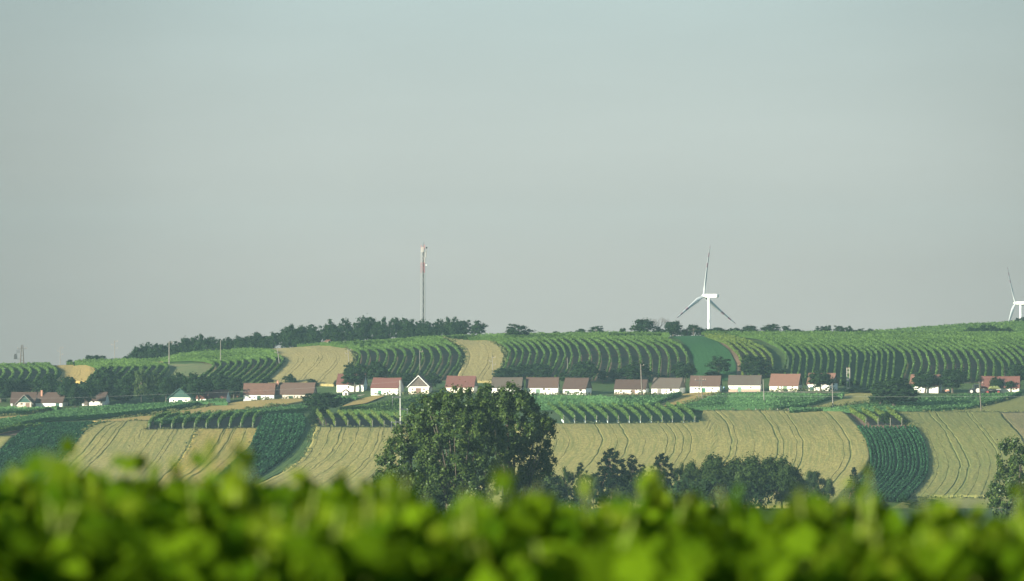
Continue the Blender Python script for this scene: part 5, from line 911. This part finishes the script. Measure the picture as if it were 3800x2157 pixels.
# lattice mast behind the copse
d_ = 1440.0; (u_, vt), k_ = p1(0, 1571, 903), F / 1440.0; g_ = EYE + float(height([u_], [d_])[0]); h_ = EYE - (vt - V0) / k_ - g_
r = empty('lattice_mast', ((u_ - U0) / k_, d_, g_), .35, 'tall slim lattice telephone mast rising out of the hilltop copse', 'mast')
band = lambda z: 'red_paint' if .71 * h_ < z < .81 * h_ or z > .935 * h_ else ('white_paint' if z > .81 * h_ else 'galvanised')
for a in range(3):
    an = a * 2 * pi / 3 + .5
    for z0, z1, mt in ((-.5, .71, 'galvanised'), (.71, .81, 'red_paint'), (.81, .935, 'antenna_grey'), (.935, .985, 'red_paint')):
        m = MB(); rr = lambda t: 1.05 - .28 * t; A, B = (max(z0, -.02) * h_, z1 * h_); m.tube([(cos(an) * rr(max(z0, 0)), sin(an) * rr(max(z0, 0)), A), (cos(an) * rr(z1), sin(an) * rr(z1), B)], .045, 6); m.build('leg', mt, r)
for mt, z0, z1 in (('galvanised', 0, .71), ('red_paint', .71, .81), ('antenna_grey', .81, .935), ('red_paint', .935, .98)):
    m = MB(); zz = z0 * h_
    while zz < z1 * h_ - .4:
        z_ = min(zz + 1.5, z1 * h_)
        for a in range(3):
            a0, a1 = a * 2 * pi / 3 + .5, (a + 1) * 2 * pi / 3 + .5; q0, q1 = 1.05 - .28 * zz / h_, 1.05 - .28 * z_ / h_
            if int(zz / 1.5) % 2: a0, a1 = a1, a0
            m.tube([(cos(a0) * q0, sin(a0) * q0, zz), (cos(a1) * q1, sin(a1) * q1, z_)], .035, 4, cap=False)
        zz += 1.5
    m.build('bracing', mt, r)
m = MB(); m.box(-.24, .24, -.12, .12, 0, h_ * .95); m.build('cable_ladder', 'dark_steel', r)
for x, y, z0, z1, w, mt in ((-1.25, -.5, .912, .962, .11, 'white_paint'), (-.75, -.9, .912, .962, .10, 'white_paint'), (-.35, -1.0, .915, .96, .08, 'white_paint'), (1.25, -.4, .86, .93, .13, 'white_paint'), (.95, -.8, .865, .94, .12, 'white_paint'), (1.1, .6, .80, .86, .12, 'white_paint')):
    m = MB(); x *= .68; m.box(x - w, x + w, y - .1, y + .1, z0 * h_, z1 * h_); m.box(x * .55, x * .95, y * .8 - .03, y * .8 + .03, (z0 + z1) / 2 * h_, (z0 + z1) / 2 * h_ + .06); m.build('antenna_panel', 'antenna_grey', r)
m = MB(); m.tube([(.75, -.75, .785 * h_), (.75, -.98, .785 * h_)], [.3, .34], 10); m.build('dish', 'white_paint', r)
m = MB(); m.tube([(.9, -.55, .955 * h_), (.9, -.8, .955 * h_)], [.26, .3], 10); m.build('dish', 'dark_steel', r)
for x in (-.1, .2): m = MB(); m.tube([(x, 0, .96 * h_), (x, 0, h_ * (1.0 if x < 0 else 1.015))], .05, 5); m.build('lightning_rod', 'dark_steel', r)
# ------------------------------------------------------------------ wind turbines
def turbine(label, d, hub, tower_u, theta, L, phi=45.0):
    k = F / d; hx, hz = (hub[0] - U0) / k, EYE - (hub[1] - V0) / k; tx = (tower_u - U0) / k; g = EYE + float(height([tower_u], [d])[0]); H = hz - g; ph = R(phi)
    ax = Vector((-cos(ph), sin(ph), 0)); over = (tx - hx) / cos(ph)          # rotor axis, and how far the hub stands out from the tower
    r = empty('wind_turbine', (tx, d, g), 0, label, 'wind turbine', 'wind turbines'); w = L / 31.6
    m = MB(); m.tube([(0, 0, -1), (0, 0, H * .5), (0, 0, H - 1.3 * w)], [1.15 * w, 1.0 * w, .82 * w], 20); m.build('tower', 'white_paint', r, True)
    rot = Matrix.Rotation(math.atan2(ax.y, ax.x), 4, 'Z'); M = Matrix.Translation((0, 0, H)) @ rot
    n = MB(); hw = 1.12 * w; prof = [(-hw, -.95), (-hw * .8, -1.25), (hw * .8, -1.25), (hw, -.95), (hw, .7), (hw * .7, 1.25), (-hw * .7, 1.25), (-hw, .7)]
    xs = [(-over * 1.05 - 3.2 * w, .8), (-over - 2.6 * w, 1.0), (over - 2.0 * w, 1.0), (over - 1.2 * w, .72)]; vs = [tuple(M @ Vector((x, y * s, zz * w * s))) for x, s in xs for y, zz in [(a_, b_ * .85) for a_, b_ in prof]]
    fs = [(i * 8 + j, i * 8 + (j + 1) % 8, (i + 1) * 8 + (j + 1) % 8, (i + 1) * 8 + j) for i in range(3) for j in range(8)] + [tuple(range(7, -1, -1)), tuple(range(24, 32))]
    n.add(vs, fs); nac = n.build('nacelle', 'white_paint', r); s_ = MB()
    for y in (-1, 1): s_.box(-over - 2.4 * w, over - 2.3 * w, y * (hw + .01) - .02, y * (hw + .01) + .02, -.2 * w, .0 * w, m=M)
    s_.build('seam_stripe', 'turbine_grey', nac)
    hb = MB(); hb.tube([M @ Vector((over - 1.2 * w, 0, 0)), M @ Vector((over - .4 * w, 0, 0)), M @ Vector((over + .8 * w, 0, 0)), M @ Vector((over + 1.4 * w, 0, 0)), M @ Vector((over + 1.7 * w, 0, 0))], [1.05 * w, 1.15 * w, .95 * w, .55 * w, .1 * w], 14); hb.build('hub', 'white_paint', r, True)
    side = Vector((-ax.y, ax.x, 0)); side = -side if side.x < 0 else side; up = Vector((0, 0, 1)); c0 = Vector((0, 0, H)) + ax * over
    for q in range(3):
        a = R(theta + 120 * q); rad = (up * cos(a) + side * sin(a)); tan_ = (up * -sin(a) + side * cos(a)); P = []; ns = 34
        sec = [(-.5, .0), (-.28, .5), (.15, .42), (.5, .0), (.15, -.3), (-.28, -.5)]
        for i in range(ns + 1):
            t = i / ns; c = (1.35 if t < .05 else np.interp(t, [.05, .2, .5, .8, .95, 1], [1.35, 2.75, 1.75, 1.05, .6, .08])) * w; th = np.interp(t, [0, .06, .2, .5, 1], [1.0, .9, .32, .2, .14]); tw = R(np.interp(t, [0, .1, .3, 1], [38, 30, 14, 3]))
            ctr = c0 + rad * (L * t) - ax * (L * (.05 * t + .055 * t * t)); cd = tan_ * cos(tw) + ax * sin(tw); nd = ax * cos(tw) - tan_ * sin(tw)
            P.append([ctr + cd * (s1 * c + (.12 * c if t > .08 else 0)) + nd * (s2 * c * th) for s1, s2 in sec])
        vs = [p for ring in P for p in ring]; fs, mi = [], []
        for i in range(ns):
            t = (i + .5) / ns; red = .55 < t < .65 or .75 < t < .85 or t > .935
            for j in range(6): fs.append((i * 6 + j, i * 6 + (j + 1) % 6, (i + 1) * 6 + (j + 1) % 6, (i + 1) * 6 + j)); mi.append(int(red))
        m = MB(); m.v = [tuple(v) for v in vs]; m.f = fs; m.mi = mi; m.build('blade', ['blade_shade_grey', 'blade_red'], r, True)
    return r
turbine('white three bladed wind turbine standing whole on the skyline', 1750, (2613, 1098), 2630.5, 4, 21.3)
turbine('second white wind turbine, partly cut off, above the farther ridge', 2000, (3770, 1125), 3787.5, -27, 19.4)
# ------------------------------------------------------------------ tractor, trailer and odds and ends
def wheel(r, x, y, rad, wd, rim):
    m = MB(); n = 18; prof = [(wd * -.5, rad * .72), (wd * -.5, rad * .94), (wd * -.32, rad), (wd * .32, rad), (wd * .5, rad * .94), (wd * .5, rad * .72)]
    vs = [(x + cos(2 * pi * i / n) * q, y + o_, rad + sin(2 * pi * i / n) * q) for i in range(n) for o_, q in prof]; fs = [(i * 6 + j, i * 6 + (j + 1) % 6, ((i + 1) % n) * 6 + (j + 1) % 6, ((i + 1) % n) * 6 + j) for i in range(n) for j in range(6)]
    m.add(vs, fs); wh = m.build('wheel', 'tyre', r); q = MB(); q.tube([(x, y - wd * .44, rad), (x, y - wd * .2, rad), (x, y + wd * .44, rad)], [rad * .71, rad * .55, rad * .71], 16); q.build('rim', rim, wh)
u_, d_, g_ = foot(4, 2095, 797); k_ = F / d_; X = lambda x: (p1(4, x, 0)[0] - u_) / k_
r = empty('tractor', ((u_ - U0) / k_, d_, g_), 0.05, 'dark tractor with pale wheel rims parked in the shade before the barn', 'tractor')
for yy in (-.75, .75): wheel(r, X(2122), yy, .92, .5, 'rim_white'); wheel(r, X(2060), yy, .62, .38, 'rim_white')
m = MB(); m.box(X(2050), X(2100), -.42, .42, .75, 1.45); m.box(X(2046), X(2052), -.34, .34, .8, 1.35); m.box(X(2092), X(2135), -.6, .6, .7, 1.25); m.build('body', 'tractor_body', r)
m = MB(); x0, x1 = X(2088), X(2130)
for q in (x0, x1 - .1):
    for yy in (-.62, .54): m.box(q, q + .1, yy, yy + .08, 1.25, 2.45)
m.box(x0 - .1, x1 + .1, -.72, .72, 2.45, 2.6); cb = m.build('cab', 'tractor_body', r); m = MB(); m.box(x0 + .1, x1 - .1, -.6, -.57, 1.3, 2.42); m.build('pane', 'glass_dark', cb)
for yy in (-.85, .5): m = MB(); m.box(X(2106), X(2138), yy, yy + .35, 1.86, 1.94); m.build('mudguard', 'tractor_body', r)
m = MB(); m.tube([(X(2075), -.2, 1.4), (X(2075), -.2, 2.5)], .06, 6); m.build('exhaust', 'dark_steel', r)
u_, d_, g_ = foot(4, 2265, 799); k_ = F / d_
r = empty('trailer', ((u_ - U0) / k_, d_, g_), 0.03, 'flat farm trailer with red wheels and a green load beside the tractor', 'trailer')
for x in (2213, 2318):
    for yy in (-.8, .8): wheel(r, X(x) - X(2265), yy, .5, .3, 'rim_red')
f_ = lambda x: (p1(4, x, 0)[0] - u_) / k_
m = MB(); m.box(f_(2195), f_(2342), -1.0, 1.0, 1.0, 1.2); m.box(f_(2160), f_(2195), -.08, .08, .6, .72); m.build('bed', 'dark_steel', r)
m = MB(); m.box(f_(2300), f_(2342), -1.02, 1.02, 1.22, 1.34); m.build('side_board', 'white_frame', r)
m = MB(); n_ = 9
ring = lambda x, s: [(x, sin(a) * .98, 1.2 + (cos(a) * .5 + .5) * 1.15 * s) for a in np.linspace(-pi, pi, 13)[:-1]]
vs = [p for x, s in zip(np.linspace(f_(2225), f_(2340), n_), [.25, .75, .95, .85, 1, .9, 1, .8, .3]) for p in ring(x, s)]; m.add(vs, [(i * 12 + j, i * 12 + (j + 1) % 12, (i + 1) * 12 + (j + 1) % 12, (i + 1) * 12 + j) for i in range(n_ - 1) for j in range(12)]); m.build('load', 'hay', r)
u_, d_, g_ = foot(4, 1822, 790); k_ = F / d_
r = empty('handcart', ((u_ - U0) / k_, d_, g_), -.2, 'small red and white cart heaped with sacks under the broad tree', 'cart')
m = MB(); m.box(-1.0, 1.0, -.55, .55, .35, .5); m.box(-1.0, 1.0, -.57, -.5, .5, .85); m.box(-1.0, 1.0, .5, .57, .5, .85); m.build('bed', 'brick', r)
for x in (-.6, .6):
    for yy in (-.65, .65): wheel(r, x, yy, .3, .14, 'dark_steel')
m = MB()
for x, zz, s in ((-.55, .55, .5), (.1, .55, .45), (-.25, .95, .42), (.65, .5, .35)): m.tube([(x - s, 0, zz + .1), (x - s * .5, 0, zz + .3), (x + s * .5, 0, zz + .3), (x + s, 0, zz + .1)], [.12, .34, .36, .12], 8)
m.build('sacks', 'white_frame', r)
u_, d_, g_ = foot(3, 2275, 762); m = MB(); m.tube([(0, 0, 0), (0, 0, .05), (0, 0, .3), (0, 0, .6), (0, 0, .85), (0, 0, .9)], [.28, .3, .32, .32, .3, .27], 14); o = m.build('barrel', 'blue_barrel', None, True); o.location = ((u_ - U0) / F * d_, d_, g_); tag(o, 'blue grey barrel beside the shaded gable of the dark roofed house', 'barrel')
# ------------------------------------------------------------------ the vines right in front of the lens
def grape_leaf(n=1):
    a = [(0, 0), (.25, -.12), (.52, .06), (.40, .22), (.62, .48), (.36, .56), (.26, .74), (0, 1.0), (-.26, .74), (-.36, .56), (-.62, .48), (-.40, .22), (-.52, .06), (-.25, -.12)]
    return np.array([(x, y - .4, -.10 * abs(x) - .12 * (y - .4) ** 2) for x, y in a])
LEAF = grape_leaf()
def leaves_mesh(name, C, Nn, size, tint, rng):
    n = len(C); Nn = Nn / np.linalg.norm(Nn, axis=1, keepdims=True); r = rng.normal(size=(n, 3)); r[:, 2] -= 1.2; a = np.cross(Nn, r); a /= np.linalg.norm(a, axis=1, keepdims=True); b = np.cross(Nn, a)
    L = LEAF[None] * size[:, None, None]; P = C[:, None] + a[:, None] * L[..., :1] + b[:, None] * L[..., 1:2] + Nn[:, None] * L[..., 2:3]; k = len(LEAF); V = np.concatenate([P, C[:, None]], 1).reshape(-1, 3)
    base = np.arange(n)[:, None, None] * (k + 1); j = np.arange(k); fs = (np.stack([j, (j + 1) % k, np.full(k, k)], -1)[None] + base).reshape(-1, 3); m = len(fs)
    me = bpy.data.meshes.new(name); me.vertices.add(len(V)); me.vertices.foreach_set('co', V.astype(np.float32).ravel()); me.loops.add(3 * m); me.loops.foreach_set('vertex_index', fs.astype(np.int32).ravel())
    me.polygons.add(m); me.polygons.foreach_set('loop_start', np.arange(0, 3 * m, 3, dtype=np.int32)); me.update(calc_edges=True); at = me.attributes.new('tint', 'FLOAT', 'FACE'); at.data.foreach_set('value', np.repeat(tint, k).astype(np.float32)); return me
def grapevine(x, y, top, label, group, seed, n=1300, half=.58, thick=.32, low=1.35):
    rng = np.random.default_rng(seed); g = float(gz(x, y)[0]); H = EYE + top - g; r = empty('grapevine', (x, y, g), 0, label, 'grapevine', group)
    X = rng.uniform(-half, half, n); Z = H - low * rng.beta(1.0, 1.25, n) ** 1.0; cl = rng.normal(0, 1, (26, 3)); Y = rng.normal(0, thick * .5, n)
    Nn = rng.normal(0, .75, (n, 3)); Nn[:, 1] -= .30; Nn[:, 0] += .15; Nn[:, 2] += .45; C = np.stack([X, Y, Z], 1)
    hole = rng.uniform(-half, half, 5), H - rng.uniform(.22, .85, 5)                        # gaps in the leaf wall
    keep = np.ones(n, bool)
    for hx, hz in zip(*hole): keep &= ~((((X - hx) / .13) ** 2 + ((Z - hz) / .11) ** 2 < 1) & (Y < .16))
    C, Nn = C[keep], Nn[keep]; m = len(C); ti = np.clip(.30 + rng.normal(0, .30, m) + .30 * (C[:, 2] > H - .18), 0, 1)  # topmost leaves tinted lighter: sunlit tops put into the leaf colour
    link('foliage', leaves_mesh('foliage', C, Nn, rng.uniform(.05, .115, m), ti, rng), 'near_leaf', r)
    for q in range(8):                                                                    # young shoots standing above the hedge
        x0 = rng.uniform(-half, half); hh = abs(rng.normal(.035, .045)) + .02; hh += (.06 if x < -.1 else .02) * (rng.uniform() < .22); ln = rng.normal(0, .05); S, Cn, Nt, Sz = MB(), [], [], []
        S.tube([(x0, rng.normal(0, .06), H - .35), (x0 + ln * .4, 0, H - .05), (x0 + ln, 0, H + hh)], [.006, .005, .003], 5); st = S.build('shoot', 'shoot', r)
        for w in range(6): t = rng.uniform(.0, 1.0); Cn.append((x0 + ln * t + rng.normal(0, .03), rng.normal(0, .03), H - .06 + (hh + .06) * t)); Nt.append((rng.normal(-.1, .7), rng.normal(-.4, .5), rng.uniform(0, .7))); Sz.append(rng.uniform(.045, .09) * (1.0 + 2.0 * max(0, hh - .08)) * (1.1 - .4 * t))
        link('leaves', leaves_mesh('leaves', np.array(Cn), np.array(Nt), np.array(Sz), rng.uniform(0, 1, len(Cn)), rng), 'near_tip', st)
    b = MB(); b.tube([(0, 0, -.2), (.03, .02, H * .3), (-.02, 0, H * .6), (0, 0, H * .85)], [.035, .03, .025, .015], 7)
    for s in (-1, 1): b.tube([(0, 0, H * .55), (s * .25, 0, H * .6), (s * .55, .01, H * .62)], [.018, .014, .008], 6)
    b.build('stem', 'vine_stem', r); return r
# pixel height of the leaf tops across the picture -> height below the eye, per row
def row_of_vines(y, v_l, v_r, n, label, seed):
    w = 3800 / F * y
    for i in range(n):
        x = -w / 2 - 1.1 + (w + 2.2) * (i + .5) / n; u = U0 + F * x / y; v = np.interp(u, [0, 1600, 3800], [v_l, v_l * .42 + v_r * .58, v_r]); grapevine(x, y + RNG.normal(0, .06), -(v - V0) / F * y + RNG.normal(0, .02), label, 'grapevines close to the camera', seed + i, half=(w + 2.2) / n * .62)
row_of_vines(15.4, 1770, 1898, 7, 'bright green grapevine in the far row of the blurred vine hedge', 100)
row_of_vines(13.0, 1835, 1970, 6, 'green grapevine in the middle row of the blurred vine hedge', 200)
row_of_vines(10.6, 1960, 2070, 5, 'dark green grapevine in the nearest row of the blurred vine hedge', 300)
# ------------------------------------------------------------------ haze in the valley air
hm = bpy.data.materials.new('haze'); hm.use_nodes = True; ht = hm.node_tree; ht.nodes.remove(ht.nodes['Principled BSDF'])
pv = ht.nodes.new('ShaderNodeVolumePrincipled'); pv.inputs['Color'].default_value = (0.47, 0.72, 0.85, 1); pv.inputs['Density'].default_value = 0.000095; pv.inputs['Anisotropy'].default_value = 0.0
ht.links.new(pv.outputs[0], ht.nodes['Material Output'].inputs['Volume']); MATS['haze'] = hm
b = MB(); b.box(-1900, 1900, -55, 2150, -62, EYE + 40); tag(b.build('haze', 'haze'), kind='stuff')
